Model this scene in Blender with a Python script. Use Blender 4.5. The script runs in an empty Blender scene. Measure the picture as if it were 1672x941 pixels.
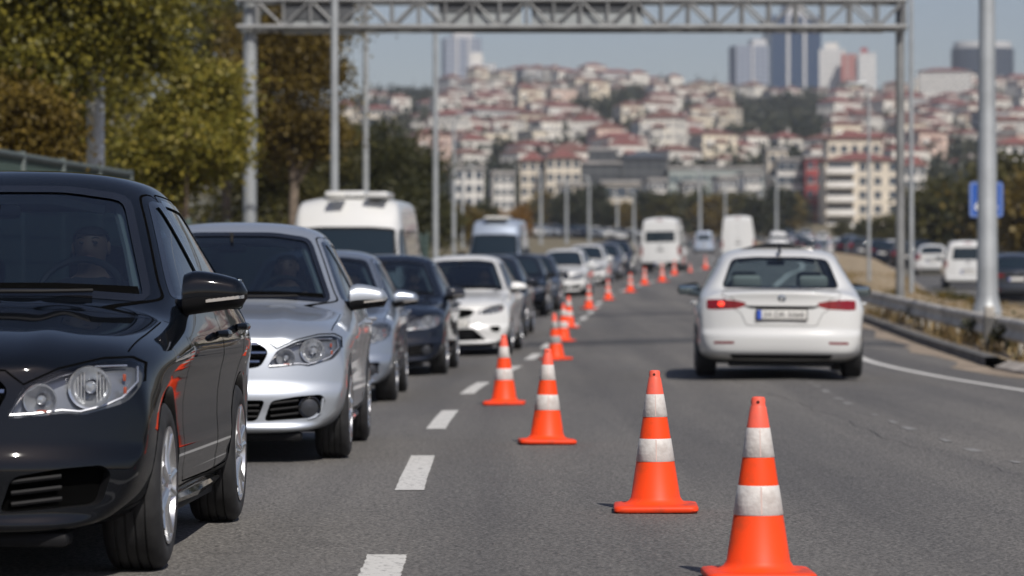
import bpy, bmesh, math, random
import numpy as np
from mathutils import Vector, Matrix
from mathutils.bvhtree import BVHTree
from mathutils.interpolate import poly_3d_calc

R = math.radians
random.seed(7)
rng = np.random.default_rng(7)
scene = bpy.context.scene
col = scene.collection

# ------------------------------------------------------------------ camera
F = 5200.0                       # focal length in photo pixels (1672 wide)
CAMZ = 1.0
cd = bpy.data.cameras.new('camera')
cam = bpy.data.objects.new('camera', cd)
col.objects.link(cam)
cd.sensor_width = 36
cd.lens = 36 * F / 1672
cd.clip_start = 0.1
cd.clip_end = 9000
cam.location = (0, 0, CAMZ)
cam.rotation_euler = (R(90) + math.atan(26.5 / F), 0, 0)
cd.dof.use_dof = True
cd.dof.focus_distance = 14.3
cd.dof.aperture_fstop = 3.5
scene.camera = cam

# ------------------------------------------------------------------ light
SUN_EL, SUN_AZ = 46, 22          # behind the camera, a little to the right
world = bpy.data.worlds.new('World')
scene.world = world
world.use_nodes = True
wn = world.node_tree.nodes
sky = wn.new('ShaderNodeTexSky')
sky.sky_type = 'NISHITA'
sky.sun_disc = False
sky.sun_elevation = R(SUN_EL)
sky.sun_rotation = R(180 - SUN_AZ)
sky.air_density = 1.0
sky.dust_density = 1.0
sky.ozone_density = 1.4
wn['Background'].inputs['Strength'].default_value = 0.062
_tint = wn.new('ShaderNodeMix'); _tint.data_type = 'RGBA'; _tint.blend_type = 'MULTIPLY'; _tint.inputs[0].default_value = 1
_tint.inputs[7].default_value = (1.03, 0.945, 1.0, 1)
world.node_tree.links.new(sky.outputs[0], _tint.inputs[6])
world.node_tree.links.new(_tint.outputs[2], wn['Background'].inputs[0])
sd = bpy.data.lights.new('sun', 'SUN')
sd.energy = 3.6
sd.angle = R(0.5)
sd.color = (1.0, 0.945, 0.87)
so = bpy.data.objects.new('sun', sd)
col.objects.link(so)
_dir = Vector((math.sin(R(SUN_AZ)) * math.cos(R(SUN_EL)), -math.cos(R(SUN_AZ)) * math.cos(R(SUN_EL)), math.sin(R(SUN_EL))))
so.rotation_euler = _dir.to_track_quat('Z', 'Y').to_euler()
so.location = (20, -40, 60)

vs = scene.view_settings
vs.view_transform = 'Standard'
vs.look = 'None'
vs.gamma = 1
vs.use_curve_mapping = False
vs.exposure = 0.30
scene.cycles.use_denoising = True
scene.cycles.max_bounces = 8
scene.cycles.transparent_max_bounces = 12
scene.cycles.caustics_reflective = False
scene.cycles.caustics_refractive = False
scene.cycles.sample_clamp_indirect = 6
scene.cycles.volume_bounces = 0

# ------------------------------------------------------------------ materials
def mat(name, base, rough=0.5, metal=0.0, coat=0.0, vary=0.0, scale=5.0, vary_col=None, bump=0.0, bscale=None,
        emit=None, spec=0.5, trans=0.0, coord='Object', detail=4.0, lo=0.35, hi=0.65):
    m = bpy.data.materials.new(name)
    m.use_nodes = True
    nt = m.node_tree
    b = nt.nodes['Principled BSDF']
    b.inputs['Base Color'].default_value = (*base, 1)
    b.inputs['Roughness'].default_value = rough
    b.inputs['Metallic'].default_value = metal
    b.inputs['Specular IOR Level'].default_value = spec
    if coat:
        b.inputs['Coat Weight'].default_value = coat
        b.inputs['Coat Roughness'].default_value = 0.03
    if emit:
        b.inputs['Emission Color'].default_value = (*emit[:3], 1)
        b.inputs['Emission Strength'].default_value = emit[3]
    if vary or bump:
        tc = nt.nodes.new('ShaderNodeTexCoord')
        n = nt.nodes.new('ShaderNodeTexNoise')
        n.inputs['Scale'].default_value = scale
        n.inputs['Detail'].default_value = detail
        nt.links.new(tc.outputs[coord], n.inputs['Vector'])
        if vary:
            r = nt.nodes.new('ShaderNodeValToRGB')
            c2 = vary_col or tuple(min(1, c * (1 + vary)) for c in base)
            c1 = base if vary_col else tuple(c * (1 - vary) for c in base)
            r.color_ramp.elements[0].color = (*c1, 1)
            r.color_ramp.elements[1].color = (*c2, 1)
            r.color_ramp.elements[0].position = lo
            r.color_ramp.elements[1].position = hi
            nt.links.new(n.outputs['Fac'], r.inputs['Fac'])
            nt.links.new(r.outputs['Color'], b.inputs['Base Color'])
        if bump:
            n2 = n
            if bscale:
                n2 = nt.nodes.new('ShaderNodeTexNoise')
                n2.inputs['Scale'].default_value = bscale
                nt.links.new(tc.outputs[coord], n2.inputs['Vector'])
            bp = nt.nodes.new('ShaderNodeBump')
            bp.inputs['Strength'].default_value = bump
            bp.inputs['Distance'].default_value = 0.02
            nt.links.new(n2.outputs['Fac'], bp.inputs['Height'])
            nt.links.new(bp.outputs['Normal'], b.inputs['Normal'])
    return m

def glass_mat(name, tint, spec_tint=(1, 1, 1), rough=0.0, ior=1.5):
    m = bpy.data.materials.new(name)
    m.use_nodes = True
    nt = m.node_tree
    nt.nodes.remove(nt.nodes['Principled BSDF'])
    t = nt.nodes.new('ShaderNodeBsdfTransparent'); t.inputs[0].default_value = (*tint, 1)
    g = nt.nodes.new('ShaderNodeBsdfGlossy'); g.inputs['Roughness'].default_value = rough
    g.inputs[0].default_value = (*spec_tint, 1)
    fr = nt.nodes.new('ShaderNodeFresnel'); fr.inputs[0].default_value = ior
    mx = nt.nodes.new('ShaderNodeMixShader')
    ge = nt.nodes.new('ShaderNodeNewGeometry')
    sel = nt.nodes.new('ShaderNodeMix'); sel.data_type = 'FLOAT'          # seen from inside the pane hardly mirrors
    sel.inputs[3].default_value = 0.05
    nt.links.new(ge.outputs['Backfacing'], sel.inputs[0]); nt.links.new(fr.outputs[0], sel.inputs[2])
    nt.links.new(sel.outputs[0], mx.inputs[0]); nt.links.new(t.outputs[0], mx.inputs[1]); nt.links.new(g.outputs[0], mx.inputs[2])
    nt.links.new(mx.outputs[0], nt.nodes['Material Output'].inputs['Surface'])
    return m

def leaf_mat(name, cols):
    m = bpy.data.materials.new(name)
    m.use_nodes = True
    nt = m.node_tree
    b = nt.nodes['Principled BSDF']
    b.inputs['Roughness'].default_value = 0.5
    b.inputs['Specular IOR Level'].default_value = 0.35
    g = nt.nodes.new('ShaderNodeNewGeometry')
    r = nt.nodes.new('ShaderNodeValToRGB')
    e = r.color_ramp.elements
    e[0].color = (*cols[0], 1); e[0].position = 0.0
    e[1].color = (*cols[-1], 1); e[1].position = 1.0
    for i, c in enumerate(cols[1:-1]):
        k = e.new((i + 1) / (len(cols) - 1)); k.color = (*c, 1)
    nt.links.new(g.outputs['Random Per Island'], r.inputs['Fac'])
    nt.links.new(r.outputs['Color'], b.inputs['Base Color'])
    tr = nt.nodes.new('ShaderNodeBsdfTranslucent')
    nt.links.new(r.outputs['Color'], tr.inputs[0])
    mx = nt.nodes.new('ShaderNodeMixShader'); mx.inputs[0].default_value = 0.36
    nt.links.new(b.outputs[0], mx.inputs[1]); nt.links.new(tr.outputs[0], mx.inputs[2])
    nt.links.new(mx.outputs[0], nt.nodes['Material Output'].inputs['Surface'])
    return m

# ------------------------------------------------------------------ object helpers
def link(o):
    col.objects.link(o)
    return o

def tag(o, label=None, cat=None, group=None, kind=None):
    if label: o['label'] = label
    if cat: o['category'] = cat
    if group: o['group'] = group
    if kind: o['kind'] = kind
    return o

def empty(name, loc=(0, 0, 0), rz=0.0):
    o = bpy.data.objects.new(name, None)
    o.empty_display_size = 0.2
    o.location = loc
    o.rotation_euler = (0, 0, rz)
    return link(o)

def mesh_obj(name, verts, faces, m, parent=None, smooth=True, angle=40):
    me = bpy.data.meshes.new(name)
    me.from_pydata(verts, [], faces)
    if smooth:
        me.polygons.foreach_set('use_smooth', [True] * len(me.polygons))
        if angle < 180: me.set_sharp_from_angle(angle=R(angle))
    if m: me.materials.append(m)
    o = link(bpy.data.objects.new(name, me))
    if parent: o.parent = parent
    return o

def copy_tree(o, parent=None):
    c = o.copy()
    link(c)
    c.parent = parent
    for ch in o.children:
        copy_tree(ch, c)
    return c

def all_of(o):
    yield o
    for c in o.children:
        yield from all_of(c)

def repaint(root, table):
    """object-level materials: {old material name: new material}"""
    for o in all_of(root):
        for s in o.material_slots:
            if s.material and s.material.name in table:
                new = table[s.material.name]
                s.link = 'OBJECT'
                s.material = new

class MB:
    def __init__(self):
        self.v = []; self.f = []
    def add(self, vs, fs, M=None):
        n = len(self.v)
        if M is not None: vs = [M @ Vector(p) for p in vs]
        self.v += [tuple(p) for p in vs]
        self.f += [tuple(i + n for i in f) for f in fs]
        return self
    def box(self, x0, x1, y0, y1, z0, z1, M=None):
        vs = [(x0, y0, z0), (x1, y0, z0), (x1, y1, z0), (x0, y1, z0), (x0, y0, z1), (x1, y0, z1), (x1, y1, z1), (x0, y1, z1)]
        return self.add(vs, [(0, 3, 2, 1), (4, 5, 6, 7), (0, 1, 5, 4), (1, 2, 6, 5), (2, 3, 7, 6), (3, 0, 4, 7)], M)
    def rbox(self, x0, x1, y0, y1, z0, z1, b=0.02, M=None, seg=2):
        bm = bmesh.new()
        bmesh.ops.create_cube(bm, size=1)
        for v in bm.verts:
            v.co = Vector((x0 if v.co.x < 0 else x1, y0 if v.co.y < 0 else y1, z0 if v.co.z < 0 else z1))
        bmesh.ops.bevel(bm, geom=list(bm.edges), offset=b, segments=seg, affect='EDGES', profile=0.5)
        bm.verts.index_update()
        vs = [v.co.copy() for v in bm.verts]; fs = [[v.index for v in f.verts] for f in bm.faces]
        bm.free()
        return self.add(vs, fs, M)
    def tube(self, pts, r, n=10, cap=True):
        pts = [Vector(p) for p in pts]
        rs = r if isinstance(r, (list, tuple)) else [r] * len(pts)
        rings = []
        up = Vector((0, 0, 1))
        prev = None
        for i, p in enumerate(pts):
            t = (pts[min(i + 1, len(pts) - 1)] - pts[max(i - 1, 0)])
            if t.length < 1e-9: t = Vector((0, 0, 1))
            t.normalize()
            if prev is None:
                a = t.cross(up)
                if a.length < 1e-3: a = t.cross(Vector((1, 0, 0)))
            else:
                a = prev - t * prev.dot(t)
            a.normalize(); prev = a
            b = t.cross(a)
            rings.append([p + (a * math.cos(2 * math.pi * k / n) + b * math.sin(2 * math.pi * k / n)) * rs[i] for k in range(n)])
        vs = [q for ring in rings for q in ring]
        fs = []
        for i in range(len(rings) - 1):
            for k in range(n):
                fs.append((i * n + k, i * n + (k + 1) % n, (i + 1) * n + (k + 1) % n, (i + 1) * n + k))
        if cap:
            fs.append(tuple(range(n))[::-1]); fs.append(tuple(range((len(rings) - 1) * n, len(rings) * n)))
        return self.add(vs, fs)
    def lathe(self, prof, n=24, M=None, cap=False):
        """prof: (r, z) list, around z"""
        vs = []; fs = []
        for r_, z_ in prof:
            for k in range(n):
                a = 2 * math.pi * k / n
                vs.append((r_ * math.cos(a), r_ * math.sin(a), z_))
        for i in range(len(prof) - 1):
            for k in range(n):
                fs.append((i * n + k, i * n + (k + 1) % n, (i + 1) * n + (k + 1) % n, (i + 1) * n + k))
        if cap:
            fs.append(tuple(range(n))[::-1]); fs.append(tuple(range((len(prof) - 1) * n, len(prof) * n)))
        return self.add(vs, fs, M)
    def sphere(self, c, r, n=16, m=10, M=None):
        sx, sy, sz = r if isinstance(r, (tuple, list)) else (r, r, r)
        prof = [(max(1e-4, math.sin(math.pi * i / m)), -math.cos(math.pi * i / m)) for i in range(m + 1)]
        Q = Matrix.Translation(c) @ Matrix.Diagonal((sx, sy, sz, 1))
        if M is not None: Q = M @ Q
        return self.lathe(prof, n, Q)
    def prism(self, poly, y0, y1, M=None):
        """poly (x,z) extruded along y"""
        n = len(poly)
        vs = [(x, y0, z) for x, z in poly] + [(x, y1, z) for x, z in poly]
        fs = [tuple(range(n)), tuple(range(2 * n - 1, n - 1, -1))]
        fs += [(i, i + n, (i + 1) % n + n, (i + 1) % n) for i in range(n)]
        return self.add(vs, fs, M)
    def build(self, name, m, parent=None, smooth=True, angle=40):
        return mesh_obj(name, self.v, self.f, m, parent, smooth, angle)

def smooth_interp(tab):
    xs = np.array([t[0] for t in tab], float); ys = np.array([t[1] for t in tab], float)
    m = np.gradient(ys, xs)
    def f(d):
        d = float(d)
        if d <= xs[0]: return ys[0] + m[0] * (d - xs[0]) * 0
        if d >= xs[-1]: return ys[-1] + m[-1] * (d - xs[-1])
        i = int(np.searchsorted(xs, d)) - 1
        i = max(0, min(i, len(xs) - 2))
        h = xs[i + 1] - xs[i]; t = (d - xs[i]) / h
        return ((2 * t**3 - 3 * t**2 + 1) * ys[i] + (t**3 - 2 * t**2 + t) * h * m[i]
                + (-2 * t**3 + 3 * t**2) * ys[i + 1] + (t**3 - t**2) * h * m[i + 1])
    return f

# lane line (dashed) lateral position and road height with distance
line_x = smooth_interp([(4, -0.46), (12, -0.49), (19, -0.57), (28, -0.6), (35, -0.45), (47, 0.25), (57, 0.72), (72, 1.5), (90, 2.35),
                        (104, 3.0), (118, 4.5), (145, 7.3), (168, 10.0), (190, 11.9), (250, 15.2), (305, 17.2), (420, 21), (600, 26)])
elev = smooth_interp([(0, 0), (20, 0), (30, 0.005), (36, 0.06), (47, 0.18), (57, 0.33), (67, 0.5), (80, 0.72), (90, 0.88), (104, 1.16),
                      (110, 1.38), (124, 1.78), (137, 2.1), (148, 2.4), (168, 2.86), (190, 3.5), (208, 3.95), (305, 5.9), (400, 8.7), (600, 14.7),
                      (700, 21.5), (900, 39.4), (1200, 68.4), (1500, 96), (1800, 122), (1950, 131), (2200, 134), (3000, 136)])
ro = smooth_interp([(0, 10.7), (124, 10.7), (165, 10.5), (208, 9.2), (300, 8.2), (600, 8.0)])

def surf(x, d):
    o = x - line_x(d)
    e = elev(d)
    k = min(1, max(0, (400 - d) / 200)) * min(1, max(0, (d - 22) / 12))
    c = max(-0.05, min(0.085, 0.027 * o))                      # crossfall of the lanes
    c -= 0.115 * min(1, max(0, (o - 3.6) / 2.9))               # shoulder falls away to the kerb
    s = 0.10 * e * min(1, max(0, (o - 8.5) / 2.2))             # the service road lies lower
    return e + (c - s) * k

def kerb_o(d): return 6.55 + max(0, 43 - d) * 0.13
edge_o = smooth_interp([(0, 8.5), (25, 7.4), (30, 6.75), (35, 6.1), (40, 5.35), (45, 4.85), (50, 4.8), (70, 5.0), (100, 5.1), (400, 5.1)])

def at(px, d):
    """lateral position of something seen in column px at distance d"""
    return (px - 836) * d / F
def zat(py, d):
    return CAMZ + (497 - py) * d / F
# ------------------------------------------------------------------ the setting
def asphalt(name, base, tint):
    m = bpy.data.materials.new(name); m.use_nodes = True
    nt = m.node_tree; b = nt.nodes['Principled BSDF']
    N = nt.nodes.new; L = nt.links.new
    tc = N('ShaderNodeTexCoord')
    fine = N('ShaderNodeTexVoronoi'); fine.inputs['Scale'].default_value = 105
    mid = N('ShaderNodeTexNoise'); mid.inputs['Scale'].default_value = 42; mid.inputs['Detail'].default_value = 5
    big = N('ShaderNodeTexNoise'); big.inputs['Scale'].default_value = 0.55; big.inputs['Detail'].default_value = 5
    mp = N('ShaderNodeMapping'); mp.inputs['Scale'].default_value = (1.0, 0.13, 1.0)
    L(tc.outputs['Object'], fine.inputs['Vector']); L(tc.outputs['Object'], mid.inputs['Vector'])
    L(tc.outputs['Object'], mp.inputs['Vector']); L(mp.outputs[0], big.inputs['Vector'])
    r1 = N('ShaderNodeValToRGB'); r1.color_ramp.elements[0].position = 0.12; r1.color_ramp.elements[1].position = 0.95
    r1.color_ramp.elements[0].color = (*[c * 0.45 for c in base], 1); r1.color_ramp.elements[1].color = (*[c * 1.75 for c in base], 1)
    L(fine.outputs['Color'], r1.inputs['Fac'])
    r2 = N('ShaderNodeValToRGB'); r2.color_ramp.elements[0].position = 0.3; r2.color_ramp.elements[1].position = 0.75
    r2.color_ramp.elements[0].color = (0.82, 0.82, 0.83, 1); r2.color_ramp.elements[1].color = (*tint, 1)
    L(big.outputs['Fac'], r2.inputs['Fac'])
    r3 = N('ShaderNodeValToRGB'); r3.color_ramp.elements[0].position = 0.36; r3.color_ramp.elements[1].position = 0.66
    r3.color_ramp.elements[0].color = (0.56, 0.56, 0.56, 1); r3.color_ramp.elements[1].color = (1.25, 1.24, 1.22, 1)
    L(mid.outputs['Fac'], r3.inputs['Fac'])
    m1 = N('ShaderNodeMix'); m1.data_type = 'RGBA'; m1.blend_type = 'MULTIPLY'; m1.inputs[0].default_value = 1
    m2 = N('ShaderNodeMix'); m2.data_type = 'RGBA'; m2.blend_type = 'MULTIPLY'; m2.inputs[0].default_value = 1
    L(r1.outputs[0], m1.inputs[6]); L(r2.outputs[0], m1.inputs[7])
    L(m1.outputs[2], m2.inputs[6]); L(r3.outputs[0], m2.inputs[7])
    L(m2.outputs[2], b.inputs['Base Color'])
    # long soft tracks and blotchy oil marks
    tk = N('ShaderNodeTexNoise'); tk.inputs['Scale'].default_value = 1.0; tk.inputs['Detail'].default_value = 3
    mp2 = N('ShaderNodeMapping'); mp2.inputs['Scale'].default_value = (1.3, 0.035, 1.0)
    L(tc.outputs['Object'], mp2.inputs['Vector']); L(mp2.outputs[0], tk.inputs['Vector'])
    r4 = N('ShaderNodeValToRGB'); r4.color_ramp.elements[0].position = 0.38; r4.color_ramp.elements[1].position = 0.62
    r4.color_ramp.elements[0].color = (0.80, 0.80, 0.81, 1); r4.color_ramp.elements[1].color = (1.10, 1.09, 1.07, 1)
    L(tk.outputs['Fac'], r4.inputs['Fac'])
    st = N('ShaderNodeTexNoise'); st.inputs['Scale'].default_value = 2.2; st.inputs['Detail'].default_value = 6; st.inputs['Roughness'].default_value = 0.65
    L(tc.outputs['Object'], st.inputs['Vector'])
    r5 = N('ShaderNodeValToRGB'); r5.color_ramp.elements[0].position = 0.27; r5.color_ramp.elements[1].position = 0.40
    r5.color_ramp.elements[0].color = (0.66, 0.66, 0.67, 1); r5.color_ramp.elements[1].color = (1, 1, 1, 1)
    L(st.outputs['Fac'], r5.inputs['Fac'])
    m3 = N('ShaderNodeMix'); m3.data_type = 'RGBA'; m3.blend_type = 'MULTIPLY'; m3.inputs[0].default_value = 1
    m4 = N('ShaderNodeMix'); m4.data_type = 'RGBA'; m4.blend_type = 'MULTIPLY'; m4.inputs[0].default_value = 1
    L(m2.outputs[2], m3.inputs[6]); L(r4.outputs[0], m3.inputs[7]); L(m3.outputs[2], m4.inputs[6]); L(r5.outputs[0], m4.inputs[7])
    L(m4.outputs[2], b.inputs['Base Color'])
    b.inputs['Roughness'].default_value = 0.78
    b.inputs['Specular IOR Level'].default_value = 0.3
    bp = N('ShaderNodeBump'); bp.inputs['Strength'].default_value = 0.75; bp.inputs['Distance'].default_value = 0.008
    L(mid.outputs['Fac'], bp.inputs['Height']); L(bp.outputs[0], b.inputs['Normal'])
    return m

M_asphalt = asphalt('asphalt', (0.142, 0.138, 0.133), (1.12, 1.1, 1.06))
M_asphalt2 = asphalt('service_asphalt', (0.128, 0.127, 0.125), (1.12, 1.1, 1.06))
M_shadow_band = asphalt('shadowed_asphalt', (0.078, 0.078, 0.079), (1.1, 1.1, 1.1))  # asphalt darkened in its colour, for the painted gantry shadow
M_line = mat('road_paint', (0.13, 0.127, 0.122), 0.7, vary=0.28, scale=26, bump=0.3, vary_col=(0.56, 0.55, 0.52), lo=0.33, hi=0.43, detail=8)
M_kerb_dark = mat('kerb_stone', (0.10, 0.098, 0.095), 0.85, vary=0.3, scale=2.5)
M_kerb_lite = mat('kerb_concrete', (0.33, 0.30, 0.27), 0.85, vary=0.25, scale=3)
M_dirt = mat('dry_earth', (0.20, 0.15, 0.085), 0.95, vary=0.3, vary_col=(0.36, 0.285, 0.19), scale=1.6, bump=0.5, bscale=9, detail=8)
M_verge = mat('verge_earth', (0.10, 0.085, 0.05), 0.95, vary=0.3, vary_col=(0.18, 0.15, 0.09), scale=1.2, bump=0.5, bscale=8)
M_hill = mat('hill_ground', (0.075, 0.075, 0.045), 0.95, vary=0.3, vary_col=(0.17, 0.145, 0.10), scale=0.02)

ds_near = list(np.arange(-6, 60, 1.5)) + list(np.arange(60, 200, 3)) + list(np.arange(200, 640, 8))

def ribbon(name, offs, m, ds=None, lift=0.0, kind='structure', fn=None, parent=None, angle=180):
    """strip that follows the road; offs = list of (offset from lane line or function of d, extra height)"""
    ds = ds or ds_near
    V = []; Fc = []
    k = len(offs)
    for d in ds:
        for o, dz in offs:
            ov = o(d) if callable(o) else o
            x = line_x(d) + ov
            V.append((x, d, surf(x, d) + dz + lift))
    for i in range(len(ds) - 1):
        for j in range(k - 1):
            Fc.append((i * k + j, i * k + j + 1, (i + 1) * k + j + 1, (i + 1) * k + j))
    o = mesh_obj(name, V, Fc, m, parent, True, angle)
    if kind and not parent: o['kind'] = kind
    return o

# the ground: one sheet out to the horizon, the hill included
gd = [-60, -20, 0, 20, 40, 60, 80, 100, 130, 160, 200, 250, 300, 360, 430, 500, 560, 600, 650, 700, 760, 830, 900, 980, 1060, 1140, 1220,
      1300, 1380, 1460, 1540, 1620, 1700, 1780, 1860, 1950, 2100, 2400, 3000, 4200]
def ground_z(x, d):
    z = elev(d)
    if d > 620:
        k = min(1, (d - 620) / 500)
        u = x / max(d, 1) * F
        z *= 1 + k * (0.022 * math.sin(u * 0.006 + 1.0) + 0.02 * math.sin(u * 0.017 + d * 0.004) - 0.05 * max(0, min(1, (-u - 60) / 250)))
    if d < 640: z -= 0.25
    return z
V = []; Fc = []; NX = 41
for d in gd:
    hw = 60 + 0.34 * max(d, 0)
    for j in range(NX):
        x = -hw + 2 * hw * j / (NX - 1) + (line_x(min(max(d, 0), 600)) if d < 640 else 0)
        V.append((x, d, ground_z(x, d)))
for i in range(len(gd) - 1):
    for j in range(NX - 1):
        Fc.append((i * NX + j, i * NX + j + 1, (i + 1) * NX + j + 1, (i + 1) * NX + j))
mesh_obj('ground', V, Fc, M_hill, None, True, 180)['kind'] = 'structure'

ribbon('road', [(-5.0, 0), (-2.5, 0), (0, 0), (2.5, 0), (3.6, 0), (5, 0), (lambda d: min(6.5, kerb_o(d) - .02), 0), (kerb_o, 0)], M_asphalt)
ribbon('left_verge', [(-5.22, 0.12), (-7.5, 0.25), (-12, 0.55), (-22, 0.9), (-40, 1.2)], M_verge)
ribbon('left_kerb', [(-5.0, -0.1), (-5.0, 0.12), (-5.22, 0.125), (-5.22, 0.0)], M_kerb_lite, angle=30)
ribbon('median', [(lambda d: kerb_o(d) + .2, 0.12), (lambda d: kerb_o(d) + .6, 0.13), (lambda d: max(7.9, kerb_o(d) + .9), 0.30), (lambda d: max(8.6, kerb_o(d) + 1.2), 0.40), (9.6, 0.44), (lambda d: ro(d) - 0.25, 0.2)], M_dirt)
ribbon('median_kerb', [(kerb_o, -0.1), (kerb_o, 0.13), (lambda d: kerb_o(d) + .2, 0.135), (lambda d: kerb_o(d) + .2, 0.0)], M_kerb_dark, angle=30, ds=[d for d in ds_near if d >= 44])
ribbon('median_kerb_worn', [(kerb_o, -0.1), (kerb_o, 0.04), (lambda d: kerb_o(d) + .2, 0.125), (lambda d: kerb_o(d) + .22, 0.05)], M_kerb_lite, angle=30, ds=[d for d in ds_near if d <= 44])
ribbon('service_kerb', [(lambda d: ro(d) - 0.25, 0.0), (lambda d: ro(d) - 0.25, 0.215), (lambda d: ro(d), 0.21), (lambda d: ro(d), -0.05)], M_kerb_lite, angle=30)
ribbon('service_road', [(lambda d: ro(d), 0.06), (lambda d: ro(d) + 3.4, 0.06), (lambda d: ro(d) + 7.0, 0.06), (lambda d: ro(d) + 10.5, 0.06)], M_asphalt2)
ribbon('right_verge', [(lambda d: ro(d) + 10.5, 0.2), (lambda d: ro(d) + 13, 0.3), (lambda d: ro(d) + 30, 0.6)], M_verge)
# sandy dust along the gutter
M_dust = mat('gutter_dust', (0.25, 0.2, 0.15), 0.95, vary=0.35, scale=3)
ribbon('gutter_dust', [(lambda d: kerb_o(d) - .43 + 0.16 * math.sin(d * 0.7) + 0.08 * math.sin(d * 2.3), 0), (lambda d: kerb_o(d) - .01, 0)], M_dust, lift=0.004)

# painted markings
def strip(name_list, o0, o1, d0, d1, mb, lift=0.004, jit=0.0):
    n = max(1, int((d1 - d0) / (0.05 if jit else 1.2)))
    V = []; Fc = []
    for i in range(n + 1):
        d = d0 + (d1 - d0) * i / n
        for o in (o0, o1):
            x = line_x(d) + (o(d) if callable(o) else o) + random.uniform(-jit, jit)
            V.append((x, d, surf(x, d) + lift))
    for i in range(n): Fc.append((2 * i, 2 * i + 1, 2 * i + 3, 2 * i + 2))
    mb.add(V, Fc)

mb = MB()
# near dashes read off the photo, then a regular rhythm
dashes = [(10.6, 12.7), (17.1, 21.0), (25.6, 29.8), (34.0, 37.6), (41.5, 44.0), (47.0, 50), (53, 56), (59.5, 63)]
d = 67.0
while d < 330:
    dashes.append((d, d + 4)); d += 7.5
for a, b in dashes:
    strip(None, -0.078, 0.078, a, b, mb, jit=0.004 if a < 32 else 0)
mb.build('lane_line', M_line, None, True, 180)['kind'] = 'structure'
mb = MB(); strip(None, edge_o, lambda d: edge_o(d) + .17, 20, 330, mb); mb.build('edge_line', M_line, None, True, 180)['kind'] = 'structure'
mb = MB()
d = 20.0
while d < 60:
    if random.random() < 0.7: strip(None, 3.72 + random.uniform(-.03, .03), 3.79, d, d + random.uniform(0.2, .6), mb)
    d += random.uniform(0.9, 1.6)
M_faint = mat('worn_paint', (0.2, 0.197, 0.19), 0.8, vary=0.3, scale=30)
mb.build('worn_lane_line', M_faint, None, True, 180)['kind'] = 'structure'
mb = MB(); strip(None, -4.86, -4.74, 3, 200, mb); mb.build('left_edge_line', M_line, None, True, 180)['kind'] = 'structure'
mb = MB()
for d0 in np.arange(30, 330, 9):
    V = []
    for d in (d0, d0 + 3.5):
        for o in (ro(d) + 3.4, ro(d) + 3.55):
            x = line_x(d) + o; V.append((x, d, surf(x, d) + 0.065))
    mb.add(V, [(0, 1, 3, 2)])
mb.build('service_lane_line', M_line, None, True, 180)['kind'] = 'structure'
# the gantry's shadow, painted as a dark asphalt strip across the lanes, and cracks
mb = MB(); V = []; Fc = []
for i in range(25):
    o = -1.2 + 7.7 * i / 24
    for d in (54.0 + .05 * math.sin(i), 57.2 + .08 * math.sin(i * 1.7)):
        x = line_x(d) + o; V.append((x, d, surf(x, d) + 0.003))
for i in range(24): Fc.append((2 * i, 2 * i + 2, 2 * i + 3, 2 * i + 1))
mb.add(V, Fc); mb.build('road_shadow_band', M_shadow_band, None, True, 180)['kind'] = 'structure'
M_crack = mat('crack_sealant', (0.05, 0.05, 0.05), 0.7)
mb = MB()
def crack(p0, p1, w, n=40, amp=0.05):
    V = []; Fc = []
    off = 0
    for i in range(n + 1):
        t = i / n
        off = off * 0.8 + random.uniform(-amp, amp)
        x = p0[0] + (p1[0] - p0[0]) * t + off; d = p0[1] + (p1[1] - p0[1]) * t + off
        ww = w * random.uniform(0.3, 1.2)
        for s in (-1, 1): V.append((x + s * ww * .7, d + s * ww, surf(x, d) + 0.004))
    for i in range(n): Fc.append((2 * i, 2 * i + 1, 2 * i + 3, 2 * i + 2))
    mb.add(V, Fc)
crack((2.75, 31.0), (2.95, 16.5), 0.005); crack((2.95, 16.5), (3.4, 15.2), 0.006); crack((2.1, 40), (2.75, 31), 0.006)
crack((-1.6, 24), (1.8, 22.5), 0.006); crack((-0.9, 18.4), (0.5, 18.1), 0.004)
mb.build('road_cracks', M_crack, None, True, 180)['kind'] = 'structure'
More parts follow.
